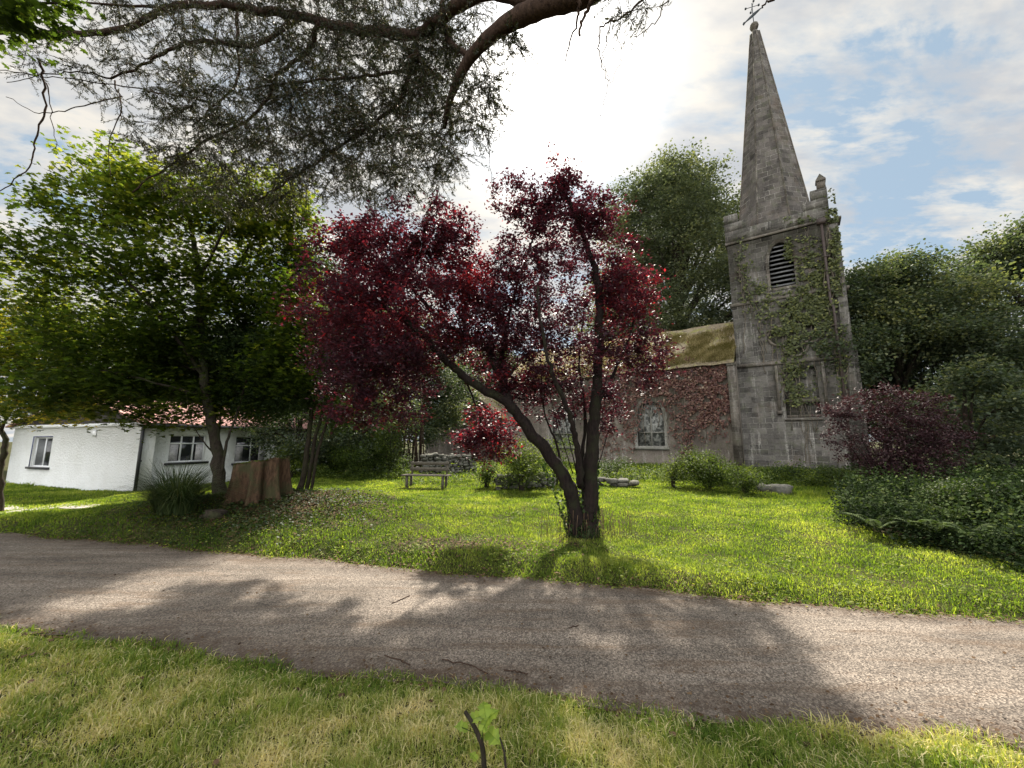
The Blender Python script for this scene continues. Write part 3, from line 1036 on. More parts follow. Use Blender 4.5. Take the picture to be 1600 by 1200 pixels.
# west wing with its gable to the front
WN = -1.5
gl = CH(666, 658, WN); ga = CH(722, 600, WN); gr = CH(786, 650, WN)
x0, xa, x1 = gl[0], ga[0], gr[0]
ze2 = gl[1]; za2 = ga[1]
ze3 = za2 - (za2 - ze2) * (x1 - xa) / (xa - x0)
b = MB()
slab(b, [(x0, -.3), (x1, -.3), (x1, ze3), (xa, za2), (x0, ze2)], [], WN, WN + .6)
slab(b, [(x0, -.3), (x1, -.3), (x1, ze3), (xa, za2), (x0, ze2)], [], 6.5, 7.1)
b.box((x0, WN + .6, -.3), (x0 + .6, 6.5, ze2)); b.box((x1 - .6, WN + .6, -.3), (x1, 6.5, ze3))
b.build('wing_wall', M['render'], church, local=True)
b = MB()
grid_roof(b, (x0 - .25, 7.2, ze2 - .05), (x0 - .25, WN - .12, ze2 - .05), (xa, WN - .12, za2 + .12), (xa, 7.2, za2 + .12), 24, 8, .12, .02)
grid_roof(b, (x1 + .25, WN - .12, ze3 - .05), (x1 + .25, 7.2, ze3 - .05), (xa + .003, 7.2, za2 + .12), (xa + .003, WN - .12, za2 + .12), 24, 8, .12, .02)
b.build('wing_roof', M['roof'], church, local=True)


# ---------------------------------------------------------------- foliage primitives
def rot_frames(n, up=0.0, g=rng):
    """random leaf frames; up in 0..1 makes leaf normals lean to +Z"""
    nrm = g.normal(size=(n, 3)); nrm[:, 2] = np.abs(nrm[:, 2]) + up * 3
    nrm /= np.linalg.norm(nrm, axis=1, keepdims=True)
    t = g.normal(size=(n, 3))
    t -= nrm * (t * nrm).sum(1, keepdims=True)
    t /= np.linalg.norm(t, axis=1, keepdims=True)
    return nrm, t, np.cross(nrm, t)


MAPLE = np.array([(0, 0), (.32, -.08), (.22, .12), (.5, .3), (.24, .38), (.30, .62), (.13, .58), (0, 1.0), (-.13, .58), (-.30, .62), (-.24, .38), (-.5, .3), (-.22, .12), (-.32, -.08)])


def leaves(mb, c, size, tint, up=.4, shape='oval', ratio=.5, frames=None):
    n = len(c)
    size = np.broadcast_to(size, (n,))
    nrm, t, s = rot_frames(n, up) if frames is None else frames
    if shape == 'oval':
        a = c - t * (size * .5)[:, None]
        e = c + t * (size * .5)[:, None] - nrm * (size * .12)[:, None]
        l = c + s * (size * ratio * .5)[:, None] + nrm * (size * .06)[:, None]
        r = c - s * (size * ratio * .5)[:, None] + nrm * (size * .06)[:, None]
        v = np.stack([a, l, e, r], 1).reshape(-1, 3)
        mb.add(v, np.arange(n * 4).reshape(-1, 4), tint)
    elif shape == 'hex':
        pr = np.array([(0, -.5), (.5, -.2), (.42, .2), (0, .5), (-.42, .2), (-.5, -.2)])
        pr[:, 0] *= ratio
        v = c[:, None] + t[:, None] * (pr[None, :, 1:2] * size[:, None, None]) + s[:, None] * (pr[None, :, 0:1] * size[:, None, None])
        v = v - nrm[:, None] * (np.array([.1, 0, 0, .1, 0, 0])[None, :, None] * size[:, None, None])
        mb.add(v.reshape(-1, 3), np.arange(n * 6).reshape(-1, 6), tint)
    else:
        q = MAPLE if shape == 'maple' else BROAD
        v = c[:, None] + t[:, None] * ((q[None, :, 1:2] - .4) * size[:, None, None]) + s[:, None] * (q[None, :, 0:1] * size[:, None, None])
        v = v - nrm[:, None] * (np.abs(q[None, :, 0:1]) * .35 * size[:, None, None])
        mb.add(v.reshape(-1, 3), np.arange(n * len(q)).reshape(-1, len(q)), tint)


BROAD = np.array([(0, 0), (.22, -.05), (.42, .02), (.46, .2), (.36, .36), (.5, .56), (.34, .66), (.2, .78), (0, 1.0), (-.2, .78), (-.34, .66), (-.5, .56), (-.36, .36), (-.46, .2), (-.42, .02), (-.22, -.05)])


def smooth_path(pts, k=5):
    pts = np.asarray(pts, float)
    if len(pts) < 3: return np.array([pts[0] * (1 - t) + pts[-1] * t for t in np.linspace(0, 1, k + 1)])
    p = np.vstack([2 * pts[0] - pts[1], pts, 2 * pts[-1] - pts[-2]])
    o = []
    for i in range(1, len(p) - 2):
        for t in np.linspace(0, 1, k, endpoint=False):
            o.append(.5 * ((2 * p[i]) + (-p[i - 1] + p[i + 1]) * t + (2 * p[i - 1] - 5 * p[i] + 4 * p[i + 1] - p[i + 2]) * t * t + (-p[i - 1] + 3 * p[i] - 3 * p[i + 1] + p[i + 2]) * t ** 3))
    o.append(pts[-1])
    return np.array(o)


def ball_pts(n, g, surf=.45):
    d = g.normal(size=(n, 3)); d /= np.linalg.norm(d, axis=1, keepdims=True)
    return d * (g.uniform(0, 1, n) ** surf)[:, None]


def tree(name, label, cat, base, paths, blobs, leafmat, barkmat, per_tip=30, spread=.3, size=.06, shape='oval', ratio=.55, up=.4,
         seed=1, group=None, tintmid=.45, tintvar=.28, twig=.006, bendup=.15, sides=8, along=.35, parent=None, tinted=None, rootflare=True, droop=0.0, dens=1.0):
    """paths: [(points, r0, r1)] limbs; blobs: [(centre, radii, n_tips, tint_shift)]"""
    g = np.random.default_rng(seed)
    root = empty(name, base, 0, label, cat, group)
    tb = MB()
    nodes, nrad = [], []
    for pi, (pts, r0, r1) in enumerate(paths):
        sp_ = smooth_path(pts, 6)
        jit = g.normal(0, .18, sp_.shape) * min(r0, .08); jit[0] = 0
        sp_ = sp_ + jit
        q = np.linspace(0, 1, len(sp_))
        rr = r0 + (r1 - r0) * q ** .6
        rr = rr * (1 + g.normal(0, .05, len(rr)))
        if pi == 0 and rootflare: rr[:2] *= np.array([1.5, 1.15])
        tb.tube(sp_, rr, sides)
        nodes.append(sp_[len(sp_) // 4 if r0 > .05 and pi == 0 else 0:]); nrad.append(rr[len(sp_) // 4 if r0 > .05 and pi == 0 else 0:])
    nodes = np.vstack(nodes); nrad = np.concatenate(nrad)
    tips, tsh = [], []
    for bl in blobs:
        c, r, n = bl[:3]
        n = int(n * dens)
        sh = bl[3] if len(bl) > 3 else 0
        p = np.array(c) + ball_pts(n, g) * np.array(r) * np.where(g.uniform(0, 1, (n, 1)) < .16, g.uniform(1.05, 1.4, (n, 1)), 1)
        tips.append(p); tsh.append(np.full(n, sh))
    tips = np.vstack(tips); tsh = np.concatenate(tsh)
    ds = np.array([np.min(((nodes - p) ** 2).sum(1)) for p in tips])
    order = np.argsort(ds)
    NB = np.zeros((len(nodes) + len(tips) * 4, 3)); NR = np.zeros(len(NB)); nn = len(nodes)
    NB[:nn] = nodes; NR[:nn] = nrad
    lc, lt = [], []
    for i in order:
        p = tips[i]
        d2 = ((NB[:nn] - p) ** 2).sum(1)
        j = int(np.argmin(d2)); s0 = NB[j]; L = math.sqrt(d2[j]) + 1e-6
        r0 = min(NR[j] * .7, twig + .012 * L)
        m1 = s0 + (p - s0) * .35 + np.array([0, 0, bendup * L * .6]) + g.normal(0, .06 * L, 3)
        m2 = s0 + (p - s0) * .7 + np.array([0, 0, bendup * L * .7]) + g.normal(0, .06 * L, 3)
        pts = np.array([s0, m1, m2, p])
        tb.tube(pts, [r0, r0 * .8, r0 * .6, twig * .5], 4 if r0 > .02 else 3, cap=False)
        NB[nn:nn + 3] = pts[1:]; NR[nn:nn + 3] = [r0 * .8, r0 * .6, twig * .6]; nn += 3
        k = max(3, int(per_tip * g.uniform(.55, 1.45)))
        cc = p + g.normal(0, 1, (k, 3)) * np.array([spread, spread, spread * .6])
        ka = int(k * along)
        if ka:
            tq = g.uniform(.3, 1, ka)[:, None]
            cc[:ka] = s0 + (p - s0) * tq + np.array([0, 0, bendup * L * .5]) * (1 - tq) + g.normal(0, spread * .5, (ka, 3))
        if droop: cc[:, 2] -= droop * np.abs(cc[:, 0] - p[0]) ** 1
        lc.append(cc)
        cl = g.normal(0, .12)
        lt.append(np.clip(tintmid + tsh[i] + cl + g.normal(0, tintvar * .6, k), 0, 1))
    lc = np.vstack(lc); lt = np.concatenate(lt)
    tb.build('trunk', barkmat, root, smooth=True)
    lb = MB()
    sz = size * g.uniform(.5, 1.35, len(lc))
    leaves(lb, lc, sz, lt, up, shape, ratio)
    lb.build('crown', leafmat, root)
    return root


def copy_tree(o, loc, rz, sc, label=None):
    c = o.copy(); COL.objects.link(c)
    c.location = loc; c.rotation_euler = (0, 0, rz); c.scale = sc
    if label: c['label'] = label
    for ch in o.children:
        d_ = ch.copy(); COL.objects.link(d_); d_.parent = c
    return c


def PB(px, py, t, rx, rz, ry, n, sh=0):
    """blob centred on a viewing ray at depth t; radii rx, rz given in photo pixels, ry in metres"""
    return (P(px, py, t), (rx * t / F, ry, rz * t / F), n, sh)


# ---------------------------------------------------------------- plum tree
g0, tp = G(915, 838)
print('plum', g0, tp)
T = tp
pl_paths = [
    ([g0 + [0.05, 0, -.1], P(922, 760, T), P(926, 680, T), P(932, 600, T + .1), P(936, 500, T + .2), P(928, 420, T + .3), P(900, 340, T + .3), P(872, 290, T + .2)], .19, .025),
    ([g0 + [-.14, .02, -.1], P(893, 770, T - .05), P(868, 725, T - .1), P(828, 672, T - .2), P(795, 632, T - .3), P(752, 608, T - .35), P(715, 580, T - .4), P(690, 556, T - .5), P(655, 520, T - .6), P(600, 480, T - .6), P(545, 440, T - .6)], .16, .03),
    ([P(798, 635, T - .3), P(782, 590, T - .2), P(765, 550, T - .1), P(735, 530, T), P(690, 500, T + .2), P(640, 440, T + .3), P(660, 390, T + .3), P(668, 330, T + .3)], .085, .02),
    ([P(908, 760, T - .1), P(900, 700, T - .3), P(893, 655, T - .5), P(870, 600, T - .7), P(850, 540, T - .8), P(840, 450, T - .8)], .07, .02),
    ([P(782, 590, T - .2), P(790, 520, T + .4), P(810, 440, T + .6), P(845, 340, T + .7)], .05, .015),
    ([P(930, 640, T), P(960, 580, T + .4), P(985, 520, T + .6), P(1000, 460, T + .7)], .05, .015),
    ([P(905, 740, T + .1), P(915, 650, T + .5), P(905, 560, T + .9), P(915, 470, T + 1.1)], .045, .015),
    ([P(880, 740, T - .1), P(868, 690, T + .2), P(850, 640, T + .3), P(845, 560, T + .6)], .03, .012),
    ([P(655, 520, T - .6), P(600, 540, T - .9), P(560, 600, T - 1.0), P(550, 650, T - 1.0)], .035, .01),
    ([P(715, 580, T - .4), P(730, 600, T - .1), P(745, 640, T), P(760, 690, T)], .03, .01),
]
for k in range(7):
    x = 900 + k * 6
    pl_paths.append(([P(x - 5, 740, T + .1), P(x - 30 + k * 8, 660, T + .1 * k), P(x - 50 + 14 * k, 570, T + .1 * k)], .012, .005))
pl_blobs = [
    PB(560, 470, T - .5, 95, 95, 1.3, 140, .16), PB(640, 500, T - .5, 110, 90, 1.4, 140, .18), PB(640, 390, T + .1, 95, 55, 1.0, 110, .1),
    PB(700, 360, T, 55, 45, .7, 34, .12), PB(728, 450, T, 55, 60, .8, 80, .38), PB(600, 580, T - .8, 110, 50, 1.1, 90, -.1), PB(590, 640, T - .9, 80, 32, .8, 30, .1),
    PB(880, 420, T + .3, 90, 95, 1.2, 60), PB(850, 320, T + .4, 50, 48, .7, 44), PB(800, 310, T + .4, 30, 38, .4, 14), PB(885, 285, T + .3, 22, 28, .3, 12), PB(920, 340, T + .3, 45, 40, .6, 34),
    PB(930, 540, T + .2, 88, 95, 1.3, 90, -.05), PB(985, 470, T + .5, 50, 55, .8, 60, .3), PB(1010, 560, T + .4, 40, 50, .7, 34), PB(830, 530, T + .2, 60, 65, .8, 75), PB(820, 440, T + .1, 45, 65, .8, 32), PB(775, 500, T, 40, 60, .7, 50), PB(790, 420, T + .2, 30, 50, .7, 14), PB(850, 380, T + .3, 80, 65, .9, 34), PB(830, 600, T, 60, 40, .8, 30), PB(960, 420, T + .4, 40, 50, .7, 34, .1), PB(720, 540, T - .1, 60, 30, .7, 45, .1), PB(560, 560, T + .6, 80, 70, .8, 90, -.05), PB(560, 490, T + 1.1, 80, 80, .6, 60),
    PB(765, 680, T + .1, 52, 42, .5, 55, .28), PB(790, 590, T - .1, 55, 35, .6, 22, .2), PB(870, 630, T + .2, 50, 35, .8, 18), PB(950, 650, T + .3, 35, 40, .6, 14),
    PB(560, 380, T - .2, 60, 30, .6, 38, .3),
]
plum = tree('plum_tree', 'purple leaved plum tree leaning over the sunny lawn with two dark stems', 'tree', g0, pl_paths, pl_blobs,
            M['leaf_plum'], M['bark_purple'], per_tip=50, spread=.11, size=.062, ratio=.58, up=.3, seed=11, tintmid=.36, tintvar=.34, twig=.003, sides=10, along=.6, dens=1.75)
b = MB()     # ivy round the foot of the plum stems
n = 900
hz = rng.uniform(0, 1, n) ** 1.5 * 1.35; aa = rng.uniform(0, 6.28, n); which = rng.uniform(0, 1, n) < .5
cx0 = np.where(which, .04 + .02 * hz, -.12 - .22 * hz - .12 * hz ** 2)
pp = np.stack([g0[0] + cx0 + .2 * np.cos(aa), g0[1] + .2 * np.sin(aa), g0[2] + hz], 1)
leaves(b, pp, rng.uniform(.04, .075, n), rng.uniform(0, .7, n), 0, 'hex', .9)
b.build('ivy', M['leaf_dark'], plum)
print('plum done')

# ---------------------------------------------------------------- maple and other trees on the left mound
g1, t1 = G(346, 772); t1 = min(t1, 9.5)
g1 = ground_at(*P(346, 772, t1)[:2])
print('maple', g1, t1)
T = t1
paths = [
    ([g1 - [0, 0, .1], P(338, 700, T), P(326, 640, T), P(316, 560, T), P(312, 470, T + .1), P(305, 390, T + .2), P(290, 320, T + .3), P(260, 270, T + .3)], .17, .03),
    ([P(320, 590, T), P(270, 520, T - .5), P(200, 440, T - 1), P(130, 380, T - 1.2), P(60, 350, T - 1.2)], .06, .012),
    ([P(314, 520, T), P(250, 440, T - .3), P(200, 350, T - .2), P(130, 290, T)], .06, .012),
    ([P(318, 580, T), P(240, 560, T + .6), P(150, 520, T + .8), P(60, 500, T + 1)], .05, .012),
    ([P(314, 500, T), P(360, 430, T + .5), P(400, 370, T + .7), P(430, 330, T + .8)], .06, .012),
    ([P(322, 620, T), P(250, 600, T - .8), P(170, 580, T - 1.2), P(100, 580, T - 1.4)], .04, .012),
    ([P(310, 440, T), P(350, 360, T - .5), P(380, 300, T - .6)], .05, .012),
    ([P(345, 740, T - .05), P(355, 690, T + .1), P(372, 640, T + .2), P(395, 560, T + .3)], .045, .015),
    ([P(348, 745, T + .05), P(342, 680, T + .3), P(352, 600, T + .5), P(370, 500, T + .6)], .04, .012),
    ([P(335, 710, T), P(318, 690, T - .2), P(300, 660, T - .3), P(290, 610, T - .4)], .02, .008),
]
blobs = [
    PB(60, 400, T - 1, 90, 40, 1.2, 55, .1), PB(170, 330, T - .3, 95, 40, 1.1, 70, .12), PB(150, 250, T, 55, 30, .5, 16, .15), PB(190, 290, T - .1, 60, 35, .7, 30, .15),
    PB(230, 420, T - .4, 110, 60, 1.5, 115), PB(110, 480, T - .2, 110, 60, 1.5, 90, .15), PB(330, 340, T + .2, 100, 50, 1.3, 95, .12), PB(280, 300, T + .2, 70, 40, 1.0, 45, .15), PB(60, 320, T - .6, 40, 10, .4, 6),
    PB(420, 360, T + .6, 70, 55, 1.0, 75, .22), PB(390, 450, T + .5, 90, 60, 1.3, 90, .05), PB(60, 560, T + .5, 90, 55, 1.4, 70, .2), PB(200, 540, T - .6, 120, 45, 1.4, 105, -.1),
    PB(300, 500, T, 100, 60, 1.3, 80, -.1), PB(130, 600, T - 1.0, 110, 28, 1.1, 60, -.05), PB(60, 630, T - .8, 70, 30, .8, 34, .1), PB(250, 610, T - .3, 80, 25, .9, 36, -.05), PB(230, 665, T - .6, 22, 8, .3, 5, .2), PB(220, 645, T - .7, 60, 12, .4, 18, .15), PB(330, 645, T + .3, 60, 14, .5, 16, .15), PB(150, 640, T - .9, 40, 10, .4, 9, .3),
         PB(180, 570, T + 1.6, 150, 35, 1.0, 90, -.05), PB(270, 535, T + 1.0, 190, 42, 1.0, 150, -.05), PB(340, 560, T + 1.4, 80, 60, .9, 60, -.05), PB(340, 600, T + .7, 90, 32, 1.0, 90, -.1), PB(180, 600, T + .6, 110, 30, 1.3, 110, -.1), PB(300, 600, T + 1.8, 150, 40, .9, 110, -.1), PB(390, 300, T + .5, 60, 40, .8, 40, .2), PB(460, 480, T - .1, 50, 70, .7, 60), PB(430, 570, T - .2, 60, 45, .7, 60, -.05), PB(450, 320, T + .8, 40, 40, .8, 26, .3),
]
tree('maple_tree', 'leafy green maple with an upright trunk beside the big stump and reed clump', 'tree', g1, paths, blobs,
     M['leaf_green'], M['bark'], per_tip=38, spread=.24, size=.115, shape='maple', up=.7, seed=21, tintmid=.58, twig=.005, along=.35)
# yellow-lit tree at the left edge
g2 = ground_at(-13.75, 11.0)
T = 10.4
tree('yellow_tree', 'yellow green tree with a thin bent trunk in front of the white cottage gable', 'tree', g2,
     [([g2 - [0, 0, .1], P(0, 735, T), P(8, 700, T), P(2, 672, T), P(-15, 600, T), P(-30, 500, T)], .10, .03), ([P(2, 672, T), P(30, 620, T - .2), P(80, 580, T - .4)], .04, .01)],
     [PB(30, 620, T - .2, 70, 40, 1.0, 60, .2), PB(-40, 520, T, 120, 110, 1.5, 130), PB(60, 510, T + .6, 80, 60, 1, 60, .1), PB(95, 640, T - .3, 40, 22, .4, 22, .35), PB(20, 560, T, 60, 50, 1, 50, .1), PB(130, 612, T - .2, 35, 14, .4, 12, .35)],
     M['leaf_yellow'], M['bark'], per_tip=34, spread=.22, size=.11, shape='maple', up=.7, seed=22, tintmid=.45, twig=.005)
# holly behind the stump
g3 = ground_at(*P(470, 745, 10.8)[:2])
T = 10.8
tree('holly_tree', 'dark dense holly tree with thin bare stems standing right of the stump', 'tree', g3,
     [([g3 - [0, 0, .1], P(482, 690, T), P(490, 620, T), P(495, 540, T), P(490, 460, T), P(480, 400, T)], .095, .02),
      ([g3 + [.12, .1, -.1], P(492, 690, T), P(508, 630, T + .1), P(515, 560, T + .3), P(525, 480, T + .4)], .07, .02),
      ([g3 + [.28, .0, -.1], P(498, 700, T), P(516, 640, T - .1), P(530, 580, T), P(540, 500, T)], .05, .02),
      ([P(490, 600, T), P(450, 560, T - .4), P(400, 530, T - .6), P(370, 500, T - .7)], .04, .01),
      ([P(493, 570, T), P(440, 500, T + .4), P(420, 440, T + .5)], .04, .01)],
     [PB(430, 560, T - .3, 80, 55, 1.2, 120, -.1), PB(440, 480, T, 80, 60, 1.3, 120, -.05), PB(500, 560, T + .2, 50, 80, 1.0, 100), PB(400, 625, T - .4, 65, 28, .8, 60, -.1), PB(450, 610, T - .2, 50, 40, .8, 60, -.15),
      PB(370, 540, T - .7, 60, 50, .8, 70, -.05), PB(480, 420, T + .2, 50, 45, .9, 60, .1), PB(520, 640, T + .3, 40, 35, .7, 45, .1), PB(440, 590, T + 1.3, 90, 50, .9, 120, -.1), PB(400, 640, T + .8, 60, 22, .7, 50), PB(545, 540, T + .2, 45, 80, .8, 60)],
     M['leaf_dark'], M['bark'], per_tip=110, spread=.22, size=.07, shape='oval', ratio=.6, up=.1, seed=23, tintmid=.45, twig=.004)
print('left trees done')


# ---------------------------------------------------------------- big far trees
def proto_tree(name, label, cat, group, h, r, seed, lm, n_blob=26, tips=26, per=34, size=.22, spread=.5, low=.22, flat=.8):
    g = np.random.default_rng(seed)
    paths = [([(0, 0, -.3), (.1, 0, h * .2), (-.1, .1, h * .42), (0, 0, h * .75)], h * .028, .06)]
    blobs = []
    for k in range(n_blob):
        a_ = g.uniform(0, 6.28); q = (k + .5) / n_blob
        z = h * (low + (1 - low - .1) * q)
        prof = math.sin(min(1, (q * .9 + .1)) * math.pi) ** .55 if q > .35 else .75 + .25 * q / .35
        rr = r * prof * g.uniform(.35, .82)
        c = np.array([math.cos(a_) * rr, math.sin(a_) * rr, z])
        br = r * g.uniform(.22, .36)
        blobs.append((c, (br, br, br * flat), tips, g.normal(0, .10)))
        if k % 2 == 0:
            s0 = np.array([0, 0, z * .62])
            paths.append(([s0, s0 * .5 + c * .5 + [0, 0, .4], c], h * .010, .03))
    return tree(name, label, cat, (0, 0, 0), paths, blobs, lm, M['bark'], per_tip=per, spread=spread, size=size, shape='hex', ratio=.75, up=.25,
                seed=seed, group=group, tintmid=.48, tintvar=.3, twig=.02, sides=7, along=.25, rootflare=False)


GB = 'trees rising behind the church and cottage'
lime = proto_tree('broadleaf_tree', 'huge round topped broadleaf tree rising behind the mossy church roof', 'tree', GB, 23, 7.4, 31, M['leaf_lime_tree'], 110, 34, 72, .135, .36, flat=.9, low=.08)
p = P(1075, 700, 40); lime.location = (p[0], p[1], 0)
lime.scale = (1.58, 1.55, 1.47)
t2 = proto_tree('broadleaf_tree', 'dark spreading tree on the right with its crown edge beside the tower', 'tree', GB, 13.5, 6.4, 32, M['leaf_far'], 54, 34, 64, .15, .40, low=.18, flat=.6)
t2.location = (23.3, 23.5, 0)
copies = [
    (t2, (30.5, 22.0, 0), 2.0, (1.05, 1.0, 1.12), 'dark spreading tree at the right edge of the picture'),
    (t2, (29.0, 31.0, 0), 4.0, (1.1, 1.1, .95), 'low far tree seen through the gaps right of the tower'),
    (t2, (-9.0, 29.0, 0), 1.1, (1.0, 1.0, .9), 'background tree behind the slim stems left of the church wing'),
    (t2, (-2.5, 41.0, 0), 2.7, (1.0, 1.0, .9), 'far tree standing behind the church wing gable'),
    (t2, (-16.5, 31.5, 0), 3.3, (1.1, 1.1, .85), 'background tree behind the cottage roof'),
    (t2, (-27.0, 33.0, 0), 5.1, (1.1, 1.1, .8), 'background tree farthest left behind the cottage'),
    (t2, (5.5, 44.0, 0), 5.9, (.9, .9, .8), 'far tree behind the ridge of the nave'),
]
for o_, loc_, rz_, sc_, lb_ in copies: copy_tree(o_, loc_, rz_, sc_, lb_)
t3 = proto_tree('young_tree', 'small bushy tree behind the purple shrub at the right edge', 'tree', 'low bushy trees', 5.0, 3.0, 33, M['leaf_far'], 18, 22, 34, .12, .26, low=.12)
t3.location = (18.2, 15.8, 0)
for loc_, rz_, sc_, lb_ in [((22.6, 17.2, 0), 1.3, (1.1, 1.1, 1.0), 'bushy tree beside the low wall at far right'),
                            ((-7.4, 20.0, 0), 2.3, (.9, .9, 1.15), 'bushy tree behind the lawn left of the thin stems'),
                            ((-9.0, 26.5, 0), .3, (.8, .8, 1.3), 'bushy tree farther back between the thin stems and the church wing'),
                            ((-10.2, 19.0, 0), 4.3, (.9, .9, 1.0), 'bushy tree right of the cottage'),
                            ((-8.5, 23.0, 0), 5.3, (1.0, 1.0, 1.35), 'taller bushy tree behind the lawn corner')]:
    copy_tree(t3, loc_, rz_, sc_, lb_)
print('far trees done')

# ---------------------------------------------------------------- overhead conifer (trunk right of and behind the camera)
gb = ground_at(5.6, -1.2)
D = 5.6
cb_ = gb + np.array([0, 0, 6.2])
oc_paths = [
    ([gb - [0, 0, .2], gb + [-.05, .1, 2.2], gb + [-.15, .3, 4.4], cb_, gb + [-.6, 1.0, 8.2], gb + [-.9, 1.5, 10.5]], .42, .12),
    ([cb_ - [0, 0, .4], P(1120, -170, 4.6), P(990, -62, 4.8), P(915, -12, 5.0), P(845, 12, 5.2), P(785, 42, 5.4), P(735, 90, 5.7), P(705, 150, 6.0), P(694, 200, 6.3)], .26, .03),
    ([P(845, 8, 5.2), P(760, -12, 5.5), P(700, 18, 5.8), P(655, 52, 6.1), P(600, 50, 6.4), P(540, 45, 6.6), P(470, 26, 6.8), P(400, 16, 6.9), P(330, 6, 7), P(265, 12, 7.1), P(190, 46, 7.2), P(90, 52, 7.3), P(-60, 46, 7.4)], .10, .045),
    ([P(655, 52, 6.1), P(640, 110, 6.4), P(622, 160, 6.6), P(560, 210, 6.8), P(500, 250, 7.0), P(440, 290, 7.1), P(405, 312, 7.2)], .045, .015),
    ([P(500, 36, 6.6), P(480, 80, 6.8), P(440, 110, 6.9), P(420, 150, 7.0), P(385, 190, 7.1), P(320, 222, 7.2), P(260, 262, 7.3), P(205, 300, 7.4)], .045, .015),
    ([P(370, 20, 6.9), P(372, 70, 7.0), P(368, 130, 7.1), P(330, 170, 7.2), P(300, 200, 7.2)], .03, .012),
    ([P(470, 26, 6.8), P(400, 70, 6.9), P(320, 64, 7.0), P(270, 76, 7.1), P(225, 100, 7.2), P(175, 123, 7.2)], .05, .02),
    ([P(175, 123, 7.2), P(120, 112, 7.2), P(60, 116, 7.3), P(0, 110, 7.3)], .015, .006),
    ([P(330, 160, 7.2), P(250, 145, 7.2), P(160, 130, 7.2), P(70, 120, 7.3), P(10, 130, 7.3)], .014, .006),
    ([P(190, 150, 7.2), P(120, 168, 7.2), P(60, 176, 7.2), P(10, 150, 7.2)], .012, .005),
    ([P(265, 12, 7.1), P(150, 6, 7.0), P(60, -4, 7.0)], .025, .012),
    ([P(735, 90, 5.7), P(700, 60, 6.0), P(690, 10, 6.2), P(700, -40, 6.3)], .05, .03),
    ([P(640, 110, 6.4), P(560, 120, 6.6), P(470, 128, 6.8), P(380, 140, 7)], .03, .012),
    # bare hanging twigs
    ([P(60, 90, 7.2), P(70, 130, 7.2), P(68, 180, 7.2), P(52, 225, 7.2), P(45, 262, 7.2), P(0, 300, 7.2)], .022, .008),
    ([P(72, 130, 7.2), P(80, 175, 7.2), P(88, 232, 7.2)], .01, .004),
    ([P(178, 125, 7.2), P(190, 170, 7.2), P(172, 220, 7.2), P(172, 275, 7.2)], .014, .005),
    ([P(905, 0, 4.9), P(900, 35, 5), P(882, 94, 5.1)], .022, .008), ([P(928, -5, 4.9), P(912, 25, 5), P(902, 56, 5.0)], .028, .014),
    ([P(1010, -8, 4.8), P(975, 25, 4.9), P(945, 38, 5.0), P(935, 60, 5.0), P(938, 95, 5.1), P(950, 128, 5.1), P(940, 170, 5.1), P(934, 184, 5.1)], .014, .004),
    ([P(955, 34, 4.9), P(945, 75, 5.0), P(943, 100, 5.1), P(955, 128, 5.1), P(968, 95, 5.1), P(970, 75, 5.1), P(965, 55, 5.1)], .008, .003),
    ([P(1045, -5, 4.8), P(1020, 40, 4.9), P(990, 60, 4.9)], .009, .004),
    ([P(735, 60, 5.7), P(745, 130, 5.9), P(760, 210, 6.0), P(768, 285, 6.0)], .008, .004),
    ([P(725, 100, 5.7), P(742, 160, 5.9), P(765, 170, 6.0)], .006, .003),
    ([P(1230, -40, 4.8), P(1210, -4, 4.9), P(1189, 11, 5.0)], .014, .012),
    ([P(1120, -170, 4.6), P(1190, -90, 4.7), P(1230, -40, 4.8)], .04, .014),
]
oroot = empty('conifer_tree', gb, 0, 'tall conifer whose dark feathery boughs hang over the top left of the view', 'tree')
g = np.random.default_rng(5)
tb, lb = MB(), MB()
nodes = []
for i, (pts, r0, r1) in enumerate(oc_paths):
    s_ = smooth_path(pts, 6)
    if i > 1: s_ = s_ + g.normal(0, .012, s_.shape)
    rr = (r0 + (r1 - r0) * np.linspace(0, 1, len(s_)) ** .8) * (1 + g.normal(0, .05, len(s_)))
    tb.tube(s_, rr, 12 if r0 > .08 else 6)
    if 1 <= i <= 12: nodes.append(s_)
nodes = np.vstack(nodes)
# foliage mass
oblobs = [(PB(330, 60, 7.0, 190, 65, 1.3, 150)), (PB(520, 70, 6.7, 170, 80, 1.4, 230)), (PB(650, 110, 6.3, 90, 110, 1.2, 150)), (PB(430, 170, 7.0, 170, 65, 1.3, 230)), (PB(570, 190, 6.8, 110, 65, 1.2, 160)),
          (PB(300, 180, 7.1, 110, 70, 1.0, 100)), (PB(480, 260, 7.0, 150, 45, 1.0, 120)), (PB(620, 270, 6.6, 90, 50, .9, 70)), (PB(690, 210, 6.2, 55, 90, .8, 60)), (PB(700, 50, 6.1, 80, 60, .9, 70)),
          (PB(750, 140, 5.9, 55, 70, .5, 40)), (PB(130, 100, 7.2, 110, 50, .6, 32)), (PB(280, 250, 7.2, 80, 50, .7, 40)), (PB(380, 310, 7.1, 100, 22, .7, 40)), (PB(620, -50, 6.4, 260, 50, 1.6, 160)), (PB(300, -50, 6.9, 300, 50, 1.6, 120)),
          (PB(1000, 5, 4.8, 35, 10, .3, 5)), (PB(800, 60, 5.6, 30, 30, .3, 10))]
tips = np.vstack([np.array(c) + ball_pts(n, g, .5) * np.array(r) for c, r, n, _ in oblobs])
ds = np.array([np.min(((nodes - p) ** 2).sum(1)) for p in tips])
NB = np.zeros((len(nodes) + len(tips) * 3, 3)); nn = len(nodes); NB[:nn] = nodes
needC, needT, needS = [], [], []
